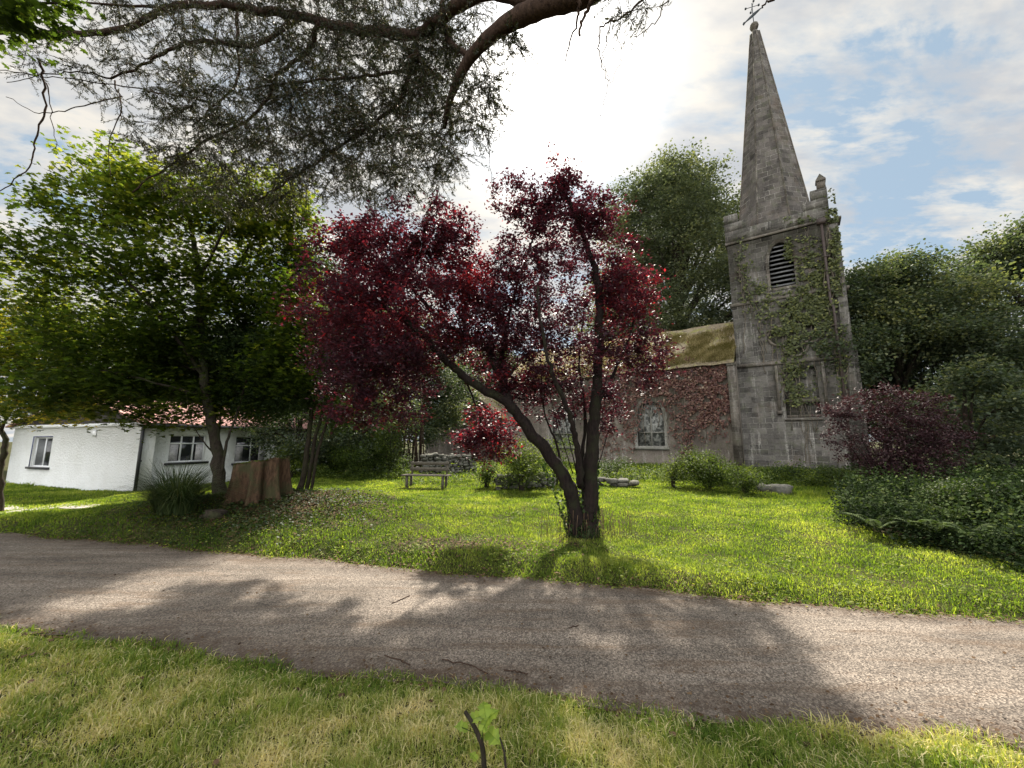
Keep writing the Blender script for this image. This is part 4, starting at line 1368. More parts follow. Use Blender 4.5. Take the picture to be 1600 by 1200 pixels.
for i in np.argsort(ds):
    p = tips[i]
    d2 = ((NB[:nn] - p) ** 2).sum(1); j = int(np.argmin(d2)); s0 = NB[j].copy(); L = math.sqrt(d2[j]) + 1e-6
    m1 = s0 + (p - s0) * .5 + g.normal(0, .08 * L, 3) + [0, 0, .05 * L]
    r0 = .0045 + .006 * L
    tb.tube(np.array([s0, m1, p]), [r0, r0 * .75, .003], 3, cap=False)
    NB[nn] = m1; NB[nn + 1] = p; nn += 2
    for q in range(int(g.integers(3, 7))):     # drooping sprays
        d_ = g.normal(0, 1, 3); d_[2] = -abs(d_[2]) * .6 - .15; d_ /= np.linalg.norm(d_)
        Ls = g.uniform(.18, .42)
        st = s0 + (p - s0) * g.uniform(.5, 1)
        en = st + d_ * Ls + [0, 0, -.06]
        tb.tube(np.array([st, (st + en) / 2 + g.normal(0, .012, 3), en]), [.0035, .003, .002], 3, cap=False)
        k = int(40 * Ls / .3)
        tq = g.uniform(.05, 1, k)
        side = g.normal(0, 1, (k, 3)); side /= np.linalg.norm(side, axis=1, keepdims=True)
        axis = d_ * .8 + side * .75
        axis /= np.linalg.norm(axis, axis=1, keepdims=True)
        ln = g.uniform(.025, .065, k)
        c0 = st + (en - st) * tq[:, None]
        needC.append(c0 + axis * ln[:, None] * .5); needT.append(axis); needS.append(ln)
needC, needT, needS = np.vstack(needC), np.vstack(needT), np.concatenate(needS)
nrm = g.normal(0, 1, needC.shape); nrm -= needT * (nrm * needT).sum(1, keepdims=True); nrm /= np.linalg.norm(nrm, axis=1, keepdims=True)
leaves(lb, needC, needS, np.clip(g.normal(.55, .25, len(needC)), 0, 1), 0, 'oval', .2, frames=(nrm, needT, np.cross(nrm, needT)))
print('needles', len(needC))
tb.build('trunk', M['bark_brown'], oroot, smooth=True)
lb.build('crown', M['leaf_fine'], oroot)

# sycamore branch reaching in at the top-left corner
gs = ground_at(-10.5, 2.2)
tree('sycamore_tree', 'sycamore standing off the left edge with leafy branch tips in the top left corner', 'tree', gs,
     [([gs - [0, 0, .2], gs + [.1, .1, 3], gs + [.3, .3, 6.5], gs + [.5, .5, 9]], .26, .08), ([gs + [.3, .3, 6.2], P(-220, -40, 6.2), P(-80, 0, 6.3), P(20, 8, 6.4), P(90, 4, 6.4)], .07, .015)],
     [PB(30, 18, 6.3, 62, 22, .5, 13, -.1), PB(85, 2, 6.4, 34, 14, .4, 5, -.1), PB(-120, -30, 6.2, 140, 70, 1, 60), (gs + [.3, 0, 8.5], (2.2, 1.8, 1.6), 70)],
     M['leaf_green'], M['bark'], per_tip=26, spread=.2, size=.13, shape='maple', up=.6, seed=51)
print('overhead done')

# ---------------------------------------------------------------- shrubs
def shrub(name, label, cat, base, w, h, dp, n, lm, seed, per=34, size=.05, spread=.12, shape='oval', up=.3, ratio=.55, bark=None, tintmid=.5, group=None, stems=9, lobes=7, twig=.004):
    g = np.random.default_rng(seed)
    base = np.array(base, float)
    paths = []
    for k in range(stems):
        a_ = g.uniform(0, 6.28); q = g.uniform(.2, .75)
        e = base + [math.cos(a_) * w * q, math.sin(a_) * dp * q, h * g.uniform(.5, .9)]
        paths.append(([base + [math.cos(a_) * .05, math.sin(a_) * .05, -.05], base * .6 + e * .4 + [0, 0, h * .12], e], .014 + .006 * h, .006))
    blobs = []
    for k in range(lobes):
        a_ = g.uniform(0, 6.28); q = g.uniform(.1, .62)
        c = base + [math.cos(a_) * w * q, math.sin(a_) * dp * q, h * g.uniform(.35, .72)]
        blobs.append((c, (w * .42, dp * .42, h * .30), n // lobes, g.normal(0, .08)))
    blobs.append((base + [0, 0, h * .25], (w * .85, dp * .85, h * .22), n // 5, -.1))
    return tree(name, label, cat, base, paths, blobs, lm, bark or M['bark'], per_tip=per, spread=spread, size=size, shape=shape, ratio=ratio, up=up, seed=seed, group=group, tintmid=tintmid, twig=twig, sides=5, rootflare=False, along=.3)


gp = ground_at(*P(1400, 790, 11.2)[:2])
T = 11.2
tree('purple_shrub', 'purple leaved shrub growing in front of the tower corner above the ferns', 'shrub', gp,
     [([gp + [.05 * k, 0, -.05], P(1405 + dx * .4, 750, T), P(1405 + dx, 690 - abs(dx) * .1, T)], .025, .008) for k, dx in enumerate((-90, -60, -30, -5, 20, 45, 70, -75))],
     [PB(1325, 640, T, 42, 30, .5, 50, .05), PB(1345, 695, T, 50, 34, .6, 44), PB(1415, 670, T, 45, 45, .8, 90), PB(1445, 700, T, 48, 54, .9, 130), PB(1400, 735, T, 65, 38, .9, 110, -.1), PB(1465, 670, T, 26, 32, .5, 30), PB(1400, 635, T, 40, 26, .5, 44), PB(1440, 620, T, 20, 16, .3, 10), PB(1375, 715, T + .3, 50, 40, .6, 80), PB(1420, 760, T + .2, 60, 22, .6, 60, -.1), PB(1375, 620, T, 26, 20, .4, 16), PB(1450, 632, T, 24, 18, .4, 14), PB(1300, 670, T, 20, 30, .4, 14), PB(1495, 690, T, 14, 20, .4, 6)],
     M['leaf_shrub'], M['bark_purple'], per_tip=40, spread=.11, size=.06, seed=61, up=.2, ratio=.7, tintmid=.45, rootflare=False, sides=6)
shr = [
    # px, ground py, width px, height px, depth m, n, mat, label
    (815, 768, 62, 88, 1.0, 200, 'leaf_bush', .62, 'bright green bush behind the leaning plum stem'),
    (760, 762, 26, 46, .6, 60, 'leaf_bush', .5, 'small green bush left of the rubble heap under the plum tree'),
    (868, 757, 38, 84, .8, 60, 'leaf_bush', .6, 'green bush directly behind the plum stems'),
    (1108, 764, 66, 66, 1.0, 230, 'leaf_bush', .45, 'rounded green bush growing against the nave wall'),
    (1052, 762, 20, 50, .6, 40, 'leaf_bush', .6, 'upright leafy bush left of the rounded one under the nave wall'),
    (1165, 772, 30, 44, .6, 50, 'leaf_bush', .5, 'low bush beside the two loose stones'),
    (455, 748, 26, 62, .5, 70, 'leaf_bush', .75, 'bright green shrub just behind the big stump'),
    (1240, 752, 40, 24, .7, 50, 'leaf_dark', .55, 'low dark bush at the foot of the tower'),
    (1310, 762, 36, 34, .6, 60, 'leaf_dark', .7, 'low bush between the tower foot and the purple shrub'),
    (960, 748, 34, 36, .7, 50, 'leaf_dark', .6, 'weedy bush under the blocked church window'),
    (1500, 800, 50, 50, .8, 80, 'leaf_dark', .65, 'dark bush right of the purple shrub'),
    (1590, 815, 50, 60, .8, 90, 'leaf_dark', .6, 'dark bush filling the right edge above the bank'),
    (1545, 770, 60, 36, 1.0, 90, 'leaf_bush', .35, 'grey green bush in front of the low wall at right'),
    (560, 745, 60, 66, .9, 130, 'leaf_bush', .35, 'leafy weeds bush left of the wooden bench'),
    (606, 742, 34, 96, .8, 120, 'leaf_bush', .5, 'tall greyish bush just left of the bench'),
    (520, 742, 40, 60, .8, 90, 'leaf_dark', .8, 'low bush at the back left corner of the lawn'),
]
for i, (px, py, wp, hp, dp, n, lm, tm, lbl) in enumerate(shr):
    p, t_ = G(px, py)
    shrub('shrub', lbl, 'shrub', p, wp * t_ / F, hp * t_ / F, dp * t_ / 11, n, M[lm], 70 + i, per=40, size=.045 + .0016 * t_, spread=.05 + .009 * t_, tintmid=tm, group='shrubs round the lawn')
print('shrubs done')

# fern plants
def fern(label, base, r, seed, nf=9):
    g = np.random.default_rng(seed)
    root = empty('fern', base, 0, label, 'fern', 'ferns on the right bank')
    b = MB()
    for k in range(nf):
        a_ = k / nf * 6.28 + g.uniform(-.35, .35); L = r * g.uniform(.7, 1.15)
        q = np.linspace(0, 1, 12)
        rad = L * q * .85; z = L * (1.25 * q - .95 * q ** 2)
        pts = np.stack([base[0] + rad * math.cos(a_), base[1] + rad * math.sin(a_), base[2] + z], 1)
        b.tube(pts, .004, 3, .2, cap=False)
        sd_ = np.array([-math.sin(a_), math.cos(a_), 0]); fw = np.array([math.cos(a_), math.sin(a_), 0])
        for j in range(22):
            u = .12 + .86 * j / 22
            c = np.array([np.interp(u, q, pts[:, i]) for i in range(3)])
            wl = L * .17 * math.sin(min(1, u * 1.15 + .12) * math.pi) ** .7 + .01
            for s_ in (-1, 1):
                e = c + sd_ * s_ * wl + fw * wl * .25 - np.array([0, 0, wl * .15])
                hw = fw * L * .016
                b.add([c - hw, c + hw, c + sd_ * s_ * wl * .6 + fw * wl * .15 + hw * 1.1, e, c + sd_ * s_ * wl * .6 + fw * wl * .15 - hw * 1.1], [(0, 1, 2, 3, 4)], g.uniform(.3, .9))
    b.build('frond', M['leaf_fern'], root)


for i, (px, py, r, lbl) in enumerate([(1372, 842, .55, 'spreading green fern lowest on the bank below the purple shrub'), (1450, 850, .6, 'large fern in front of the dark brambles at right'),
                                      (1395, 812, .5, 'fern at the foot of the purple shrub stems'), (1330, 800, .45, 'small fern left of the purple shrub'), (1520, 862, .5, 'fern near the right edge above the lawn'),
                                      (1490, 825, .5, 'fern half buried in brambles right of the purple shrub'), (1583, 868, .45, 'fern at the far right end of the bank')]):
    p, t_ = G(px, py)
    fern(lbl, p + [0, 0, .12], r * 1.15, 300 + i)

# brambles / mixed undergrowth along the edges: uncountable
b = MB()
cs, sz, tt = [], [], []


def under(pxs, n, h, size, tint, spreadz=1.0):
    for _ in range(n):
        px, py = pxs[0] + rng.uniform() * (pxs[1] - pxs[0]), pxs[2] + rng.uniform() * (pxs[3] - pxs[2])
        r = ray(px, py)
        t = -(EYE - .15) / r[2]
        x, y = r[0] * t, r[1] * t
        hh = h * (.75 + .9 * sn(x, y, .9, 9)) * rng.uniform() ** .7
        k = 16
        c = np.array([x, y, float(H(x, y)) + max(hh, .02)]) + rng.normal(0, 1, (k, 3)) * [.12, .12, .07]
        cs.append(c); sz.append(rng.uniform(.5, 1.2, k) * size); tt.append(np.clip(rng.normal(tint, .2) + rng.normal(0, .12, k), 0, 1))


def flush(name, mt, label):
    global b, cs, sz, tt
    c_ = np.vstack(cs); c_[:, 2] = np.maximum(c_[:, 2], H(c_[:, 0], c_[:, 1]) + .01)
    leaves(b, c_, np.concatenate(sz), np.concatenate(tt), .3, 'hex', .7)
    tag(b.build(name, mt), label, name, kind='stuff')
    b = MB(); cs, sz, tt = [], [], []


xs_ = rng.uniform(6, 27, 60000); ys_ = rng.uniform(5, 24, 60000)
kk = on_bank(xs_, ys_) & (rng.uniform(0, 1, 60000) < 90 / (xs_ ** 2 + ys_ ** 2))
for x, y in zip(xs_[kk], ys_[kk]):
    dist = math.hypot(x, y)
    hh = (.24 + .035 * max(dist - 9, 0)) * (.85 + 1.3 * float(sn(x, y, 1.1, 9)) + .35 * float(sn(x, y, .4, 10))) * rng.uniform() ** .6
    c = np.array([x, y, float(H(x, y)) + max(hh, .02)]) + rng.normal(0, 1, (16, 3)) * [.12, .12, .07]
    cs.append(c); sz.append(rng.uniform(.5, 1.2, 16) * (.028 + .0026 * dist)); tt.append(np.clip(rng.normal(.10 + .035 * max(dist - 10, 0), .2) + rng.normal(0, .14, 16), 0, 1))
print('bank', kk.sum())
kk = on_bank(xs_, ys_) & (rng.uniform(0, 1, 60000) < 9 / (xs_ ** 2 + ys_ ** 2))
for x, y in zip(xs_[kk], ys_[kk]):          # stray taller shoots
    z0 = float(H(x, y)); hh = rng.uniform(.45, 1.0); d_ = rng.normal(0, .16, 2)
    b.tube([(x, y, z0), (x + d_[0] * .4, y + d_[1] * .4, z0 + hh * .6), (x + d_[0], y + d_[1], z0 + hh)], .005, 3, .4, cap=False)
    k = 16
    q = rng.uniform(.35, 1, k)[:, None]
    cs.append(np.array([x, y, z0]) + np.array([d_[0], d_[1], hh]) * q + rng.normal(0, .045, (k, 3))); sz.append(rng.uniform(.03, .075, k)); tt.append(np.clip(rng.normal(.65, .2, k), 0, 1))
flush('brambles', M['leaf_bramble'], 'dark tangle of brambles and nettles on the right bank under the purple shrub')
under((1130, 1330, 742, 762), 700, .40, .08, .55)
under((930, 1140, 738, 752), 500, .35, .08, .6)
under((490, 640, 735, 748), 800, .55, .08, .5)
under((630, 900, 740, 756), 350, .25, .07, .6)
under((470, 640, 722, 736), 800, .9, .12, .35)
cs = np.vstack(cs); cs[:, 2] = np.maximum(cs[:, 2], H(cs[:, 0], cs[:, 1]) + .01)
leaves(b, cs, np.concatenate(sz), np.concatenate(tt), .3, 'hex', .7)
tag(b.build('undergrowth', M['leaf_bush']), 'weeds and low growth along the church wall and the back of the lawn', 'undergrowth', kind='stuff')

# thin stem thicket behind lawn (bamboo-like)
b = MB()
for k in range(90):
    px = rng.uniform(505, 665); t_ = rng.uniform(21, 26)
    x, y = P(px, 700, t_)[:2]
    h = rng.uniform(3, 5.5); dx, dy = rng.normal(0, .3, 2)
    b.tube([(x, y, -.1), (x + dx * .4, y + dy * .4, h * .5), (x + dx, y + dy, h)], [.035, .03, .015], 4, rng.uniform())
tag(b.build('thicket', M['bark_brown']), 'thicket of thin bare upright stems behind the back of the lawn', 'thicket', kind='stuff')

# ---------------------------------------------------------------- ivy and creeper on the church
def wall_leaves(name, label, mat, specs, n0, size, tint, stems=0, seed=0):
    g = np.random.default_rng(seed)
    b = MB()
    cc, th = [], []
    for (px, py, rx, ry, n, plane) in specs:
        q = g.normal(0, .55, (n, 2)); q = q[(q ** 2).sum(1) < 1.6]
        for dx, dy in q:
            xx, zz = CH(px + dx * rx, py + dy * ry, plane)
            if zz < .1: continue
            xx = max(min(xx, 5.55 if plane > -.5 else -.05), -16.9)
            if sn(xx, zz, .55, 12) < -.35 + g.uniform(-.3, .3): continue
            cc.append(c2w(xx, plane - g.uniform(.05, .16), zz))
    cc = np.array(cc)
    n = len(cc)
    nr = -ey[None, :] + g.normal(0, .45, (n, 3)) + np.array([0, 0, .5]); nr /= np.linalg.norm(nr, axis=1, keepdims=True)
    t = np.array([0, 0, -1.]) + g.normal(0, .4, (n, 3)); t -= nr * (t * nr).sum(1, keepdims=True); t /= np.linalg.norm(t, axis=1, keepdims=True)
    leaves(b, cc, g.uniform(.6, 1.25, n) * size, np.clip(g.normal(tint, .22, n), 0, 1), 0, 'hex', .95, frames=(nr, t, np.cross(nr, t)))
    root = empty(name, c2w(specs[0][0] * 0 + 2, -.1, 0), 0, label, 'climbing plant')
    b.build('foliage', mat, root)
    s = MB()
    for k in range(stems):
        sp0 = specs[int(g.integers(len(specs)))]
        px, py = sp0[0] + g.normal(0, .5) * sp0[2], sp0[1] - sp0[3] * .6
        x, z = CH(px, py, sp0[5]); pts = []
        zz = z
        x = max(min(x, 5.1 if sp0[5] > -.5 else -.3), -16)
        while zz > max(.0, z - g.uniform(2.5, 7)) or len(pts) < 3:
            pts.append(c2w(x, sp0[5] - .035, zz)); zz -= .45; x += g.normal(0, .09)
        s.tube(pts, np.linspace(.008, .022, len(pts)), 4)
    if stems: s.build('stem', M['dry_stem'], root)
    return root


M['dry_stem'] = plain('dry_ivy_stem', (.16, .135, .105), .9, .1, nscale=8)
wall_leaves('climbing_ivy', 'green ivy spreading over the right half and corner of the church tower', M['ivy'],
            [(1300, 330, 12, 30, 285, 0), (1306, 380, 11, 45, 476, -.22), (1305, 440, 14, 40, 340, -.22), (1250, 480, 42, 30, 1020, 0), (1280, 450, 30, 45, 1020, 0), (1265, 500, 36, 32, 816, 0), (1235, 540, 22, 40, 380, 0), (1240, 590, 20, 45, 520, 0),
             (1232, 392, 7, 20, 160, 0), (1262, 410, 22, 45, 420, 0), (1165, 440, 14, 45, 130, 0), (1160, 400, 12, 26, 110, 0), (1190, 455, 22, 20, 110, 0), (1200, 500, 20, 30, 120, 0), (1225, 520, 20, 20, 260, 0), (1250, 620, 26, 14, 160, 0), (1190, 470, 30, 30, 200, 0),
             (1285, 520, 16, 40, 300, 0), (1315, 560, 10, 60, 200, -.22), (1250, 345, 26, 6, 90, 0)],
            0, .135, .5, stems=60, seed=91)
wall_leaves('red_creeper', 'reddish brown creeper hanging from the eaves over the nave wall', M['creeper'],
            [(1110, 610, 34, 45, 1500, NY0), (1130, 600, 22, 38, 900, NY0), (1080, 600, 36, 34, 1000, NY0), (1040, 600, 40, 28, 800, NY0), (1098, 650, 28, 34, 800, NY0), (1075, 680, 8, 36, 150, NY0), (1150, 640, 5, 60, 200, NY0),
             (985, 640, 14, 55, 700, NY0), (1025, 585, 50, 20, 600, NY0), (1030, 615, 45, 26, 500, NY0), (965, 600, 30, 40, 500, NY0), (950, 690, 20, 30, 160, NY0), (1060, 650, 16, 40, 260, NY0), (1135, 655, 18, 30, 260, NY0), (1000, 600, 40, 26, 460, NY0), (950, 650, 14, 40, 260, NY0), (1070, 710, 10, 24, 70, NY0), (960, 700, 30, 20, 60, NY0), (940, 620, 30, 40, 200, NY0)],
            0, .125, .42, stems=45, seed=92)
print('ivy done')

# ---------------------------------------------------------------- COTTAGE (local x = along gable to the left... frame at corner K)
Kx, Ky = -14.0, 15.2
aw = math.atan2(.35, -.94)          # gable wall direction (to the left)
COT_RZ = aw - math.pi                # local +x points right along the gable wall; wall occupies x<0
cot = empty('cottage', (Kx, Ky, -.25), COT_RZ, 'low whitewashed cottage with pink tiled roof and dark gable behind the trees', 'cottage')
lx = np.array([math.cos(COT_RZ), math.sin(COT_RZ), 0]); ly = np.array([-math.sin(COT_RZ), math.cos(COT_RZ), 0])
KO = np.array([Kx, Ky, -.25])


def KT(px, py, plane='gable'):
    r = ray(px, py); o = np.array([0, 0, EYE]) - KO
    nrm_, al = (ly, lx) if plane == 'gable' else (lx, ly)
    t = (0 - o @ nrm_) / (r @ nrm_)
    q = o + r * t
    return float(q @ al), float(q[2])


ew = KT(219, 660)[1]
print('cottage eave', ew, KT(45, 682), KT(84, 730), KT(262, 680, 's'), KT(322, 722, 's'), KT(385, 683, 's'))
GWd, GAx = 9.8, -4.2
apz = KT(125, 618)[1]
w0 = KT(46, 729); w1 = KT(83, 683)
wins = [[(w0[0], w0[1]), (w1[0], w0[1]), (w1[0], w1[1]), (w0[0], w1[1])]]
b = MB()
slab(b, [(-GWd, -.1), (0, -.1), (0, ew), (-GWd, ew)], wins, 0, .4)
b.build('gable_wall', M['whitewash'], cot, local=True)
b = MB()
slab(b, [(-GWd - .1, ew + .003), (.1, ew + .003), (GAx, apz - .06)], [], -.02, .3)
b.build('gable_board', M['gable'], cot, local=True)
b = MB(); b.box((-GWd, -.07, ew - .14), (0.02, -.003, ew)); b.box((-GWd, -.04, -.1), (.02, -.003, .14)); b.build('wall_band', M['whitewash'], cot, local=True)
# side wall running away to the right of the corner: plane x=0, y from 0.4 to SL
SL = 9.0
s0 = KT(262, 723, 's'); s1 = KT(324, 680, 's'); s2 = KT(366, 720, 's'); s3 = KT(420, 682, 's')
swin = [(s0[0], s1[0], s0[1], s1[1]), (s2[0], s3[0], s2[1] - .1, s3[1])]
b2 = MB()
slab(b2, [(.401, -.1), (SL, -.1), (SL, ew), (.401, ew)], [[(a_, c_), (b_, c_), (b_, d_), (a_, d_)] for a_, b_, c_, d_ in swin], 0, .4)
# rotate slab (x,y)->(-y... ) so that it stands on plane x=0 with outside towards +x
b = MB()
for v, f in zip(b2.v, b2.f): pass
vv = np.vstack(b2.v); vv = np.stack([-vv[:, 1], vv[:, 0], vv[:, 2]], 1)
k0 = 0
b.v.append(vv); b.nv = len(vv)
b.f = b2.f; b.t = b2.t; b.u = b2.u
b.build('side_wall', M['whitewash'], cot, local=True)
b = MB(); b.box((-GWd, SL, -.1), (0, SL + .3, ew)); b.box((-GWd, .4, -.1), (-GWd + .3, SL, ew)); b.build('back_wall', M['whitewash'], cot, local=True)
b = MB()
grid_roof(b, (.28, -.22, ew - .02), (.28, SL + .3, ew - .02), (GAx, SL + .3, apz), (GAx, -.22, apz), 14, 8, .07, .01)
grid_roof(b, (-GWd - .28, SL + .3, ew - .02), (-GWd - .28, -.22, ew - .02), (GAx - .003, -.22, apz), (GAx - .003, SL + .3, apz), 14, 8, .07, .01)
b.build('roof', M['tiles'], cot, local=True)
b = MB(); b.tube([(.33, -.1, ew - .1), (.33, SL + .2, ew - .14)], .06, 8); b.build('gutter', M['black_paint'], cot, local=True)
b = MB(); b.tube([(.08, -.08, ew - .1), (.08, -.08, .0)], .055, 8); b.box((.0, -.06, 1.2), (.1, .0, 1.26)); b.build('drainpipe', M['black_paint'], cot, local=True)
b = MB(); v0 = KT(148, 678); b.box((v0[0] - .14, -.03, v0[1] - .12), (v0[0] + .14, -.001, v0[1] + .14)); b.build('vent', M['whitewash'], cot, local=True)


def cot_window(A0, A1, z0, z1, plane, cols, top, label=None):
    """plane 'g': on y=0 wall; 's': on x=0 wall"""
    def mk(mb, a0, a1, d0, d1, za, zb):
        if plane == 'g': mb.box((a0, d0, za), (a1, d1, zb))
        else: mb.box((-d1, a0, za), (-d0, a1, zb))
    fr = MB(); t = .055
    mk(fr, A0, A1, .10, .16, z0, z0 + t); mk(fr, A0, A1, .10, .16, z1 - t, z1)
    n_ = cols
    for k in range(n_ + 1):
        c = A0 + (A1 - A0) * k / n_
        a0 = min(max(c - t / 2, A0), A1 - t)
        mk(fr, a0, a0 + t, .098, .162, z0 + t + .001, z1 - t - .001)
    if top:
        zt_ = z0 + (z1 - z0) * top
        mk(fr, A0 + t, A1 - t, .095, .158, zt_, zt_ + t)
    o = fr.build('window', M['white_paint'], cot, local=True)
    g_ = MB(); mk(g_, A0 + .01, A1 - .01, .125, .132, z0 + .01, z1 - .01); g_.build('pane', M['glass'], o, local=True)
    s_ = MB(); mk(s_, A0 - .12, A1 + .12, -.09, .098, z0 - .09, z0 - .003); s_.build('sill', M['black_paint'], o, local=True)
    if plane == 's':
        for ca, cb2 in ((A0 + .07, A0 + .07 + (A1 - A0) * .22), (A1 - .06 - (A1 - A0) * .2, A1 - .06)):
            c_ = MB(); mk(c_, ca, cb2, .108, .12, z0 + .07, z0 + (z1 - z0) * (top or 1) - .01)
            c_.build('curtain', M['curtain'], o, local=True)
    else:
        r_ = MB(); mk(r_, A0 - .09, A0 - .002, -.004, .0, z0, z1 + .03); mk(r_, A0 - .09, A1, -.004, .0, z1 + .003, z1 + .04); r_.build('reveal', M['blue_paint'], o, local=True)


cot_window(w0[0], w1[0], w0[1], w1[1], 'g', 2, 0)
cot_window(swin[0][0], swin[0][1], swin[0][2], swin[0][3], 's', 3, .66)
cot_window(swin[1][0], swin[1][1], swin[1][2], swin[1][3], 's', 2, .62)

# ---------------------------------------------------------------- tree stump
gst, tst = G(405, 775); tst = min(tst, 9.6)
gst = ground_at(*P(405, 775, tst)[:2])
T = tst
rS = 42 * T / F
stump = empty('tree_stump', gst, 0, 'broad sawn off tree stump with ribbed brown sides and slanting top', 'stump')
b = MB()
nu, nvv = 120, 12
lobes = lambda a_:   .91 + .17 * abs(math.sin(a_ * 4 + .6)) ** .55 + .05 * math.sin(a_ * 9 + 1) + .035 * math.sin(a_ * 21)
vs = []
hS = 58 * T / F
for i in range(nvv + 1):
    q = i / nvv
    for j in range(nu):
        a_ = 2 * math.pi * j / nu
        fl = 1 + .2 * (1 - q) ** 4
        rr = rS * (lobes(a_) ** (1 + (1 - q) * 1.4)) * fl * .86
        x = math.cos(a_) * rr
        z = (hS * (.92 + .10 * (x / rS)) + .015 * math.sin(a_ * 7)) * q - .12 * (1 - q)
        rr *= 1 + random.uniform(-.012, .012)
        if i == nvv: z += random.uniform(-.02, .025)
        vs.append((gst[0] + x, gst[1] + math.sin(a_) * rr * .8, gst[2] + z))
vs.append((gst[0], gst[1], gst[2] + hS * .9))
f4 = [(i * nu + j, i * nu + (j + 1) % nu, (i + 1) * nu + (j + 1) % nu, (i + 1) * nu + j) for i in range(nvv) for j in range(nu)]
b.add(vs, f4)
b.f.append(np.array([(nvv * nu + j, nvv * nu + (j + 1) % nu, len(vs) - 1) for j in range(nu)])); b.t.append(np.full(nu, .5)); b.u.append(None)
b.build('trunk_base', M['stump'], stump, smooth=True)
b = MB()
k_ = 260
aa = rng.uniform(0, 6.28, k_); rr = rS * rng.uniform(0, .9, k_) ** .5
leaves(b, np.stack([gst[0] + np.cos(aa) * rr, gst[1] + np.sin(aa) * rr * .8, gst[2] + hS * (.93 + .10 * np.cos(aa) * rr / rS)], 1), .07, rng.uniform(.3, 1, k_), .8, 'hex', .8)
b.build('leaf_cover', M['leaf_bush'], stump)

# reed clump
p, t_ = G(272, 800); t_ = min(t_, 9)
p = ground_at(*P(272, 800, t_)[:2])
reed = empty('ornamental_grass', p, 0, 'dark arching clump of long reedy grass left of the maple trunk', 'grass clump')
b = MB()
n = 1500
aa = rng.uniform(0, 6.28, n)
rr = rng.uniform(0, .22, n)
base = np.stack([p[0] + rr * np.cos(aa) * 1.6, p[1] + rr * np.sin(aa), np.full(n, p[2] - .02)], 1)
L = rng.uniform(.7, 1.5, n)
q = np.linspace(0, 1, 6)
ln = rng.uniform(.25, 1.05, n)
dr_ = np.stack([np.cos(aa), np.sin(aa), np.zeros(n)], 1)
sd_ = np.stack([-np.sin(aa), np.cos(aa), np.zeros(n)], 1)
V = []
for u in q:
    c = base + dr_ * (L * ln * u ** 1.6)[:, None] + np.array([0, 0, 1.]) * (L * (u * .95 - ln * .75 * u ** 2.4))[:, None]
    wv = sd_ * (.008 * (1 - u * .9))
    V += [c - wv, c + wv]
V = np.stack(V, 1).reshape(-1, 3)
i = np.arange(n)[:, None] * 12
for k in range(5):
    fa = np.hstack([i + 2 * k, i + 2 * k + 1, i + 2 * k + 3, i + 2 * k + 2])
    if k == 0: b.add(V, fa, rng.uniform(0, .9, n))
    else: b.f.append(fa); b.t.append(b.t[0]); b.u.append(None)
b.build('blade', M['reed'], reed)

# ---------------------------------------------------------------- bench
p, t_ = G(666, 762)
bench = empty('garden_bench', p, R(-8), 'weathered wooden slatted bench on the far edge of the lawn before the rubble wall', 'bench')
WB = 76 * t_ / F
b = MB()
for k in range(3): b.box((-WB * .5, -.25 + k * .15, .42), (WB * .5, -.12 + k * .15, .46))
b.build('seat', M['wood'], bench, local=True)
b = MB()
for k in range(2): b.box((-WB * .42, .24 + .03 * k, .58 + k * .2), (WB * .42, .27 + .03 * k, .69 + k * .2))
b.build('backrest', M['wood'], bench, local=True)
for x in (-WB * .38, WB * .38):
    for y0_, zt_ in ((-.22, .417), (.19, .417)):
        b = MB(); b.box((x - .04, y0_, -.05), (x + .04, y0_ + .07, zt_)); b.build('leg', M['wood'], bench, local=True)
    b = MB(); b.box((x - .03, .275, .40), (x + .03, .31, .92)); b.build('back_post', M['wood'], bench, local=True)

# ---------------------------------------------------------------- stones and low walls
def rubble(name, label, cat, p0, p1, h, n, s, seed, mat='rock', layers=3):
    g = np.random.default_rng(seed)
    p0, p1 = np.array(p0), np.array(p1)
    c = (p0 + p1) / 2
    root = MB()
    L = np.linalg.norm(p1 - p0); rz = math.atan2(p1[1] - p0[1], p1[0] - p0[0])
    for lay in range(layers):
        x = 0
        while x < L:
            w_ = s * g.uniform(.7, 1.5)
            q = p0 + (p1 - p0) * min(1, (x + w_ / 2) / L)
            hh = h / layers
            root.stone((q[0] + g.normal(0, .05), q[1] + g.normal(0, .07), q[2] + hh * (lay + .45) + g.normal(0, .03)), (w_ * .52 * g.uniform(.8, 1.1), .22, hh * g.uniform(.5, .72)), rz + g.normal(0, .2), int(g.integers(1e6)), jag=.26)
            x += w_ * .92
    return tag(root.build(name, M[mat], loc=tuple(c), smooth=False), label, cat)


a_, _ = G(640, 748); c_, _ = G(735, 746)
a_ = a_ + [0, 1.6, 0]; c_ = c_ + [0, 1.6, 0]
rubble('rubble_wall', 'low grey dry stone wall behind the wooden bench', 'wall', a_, c_, 1.0, 0, .24, 1, layers=7)
a_, _ = G(775, 764); c_, _ = G(862, 762)
rubble('rubble_heap', 'heap of field stones half hidden under the bright bush', 'stone heap', a_, c_, .5, 0, .26, 2, layers=4)
a_, _ = G(935, 758); c_, _ = G(995, 762)
rubble('rock_pile', 'row of mossy flat rocks right of the plum tree', 'rocks', a_, c_, .26, 0, .34, 3, layers=2)
for px, py, s_, lb_ in ((1196, 768, .22, 'grey boulder, left of the two loose stones before the tower'), (1220, 772, .26, 'grey cracked boulder, right of the two loose stones before the tower')):
    p, t_ = G(px, py)
    b = MB(); b.stone((p[0], p[1], p[2] + s_ * .4), (s_ * 1.25, s_, s_ * .7), .3, int(px), jag=.3)
    tag(b.build('boulder', M['rock'], loc=tuple(p)), lb_, 'boulder', 'loose stones before the tower')
p0, _ = G(1540, 748)
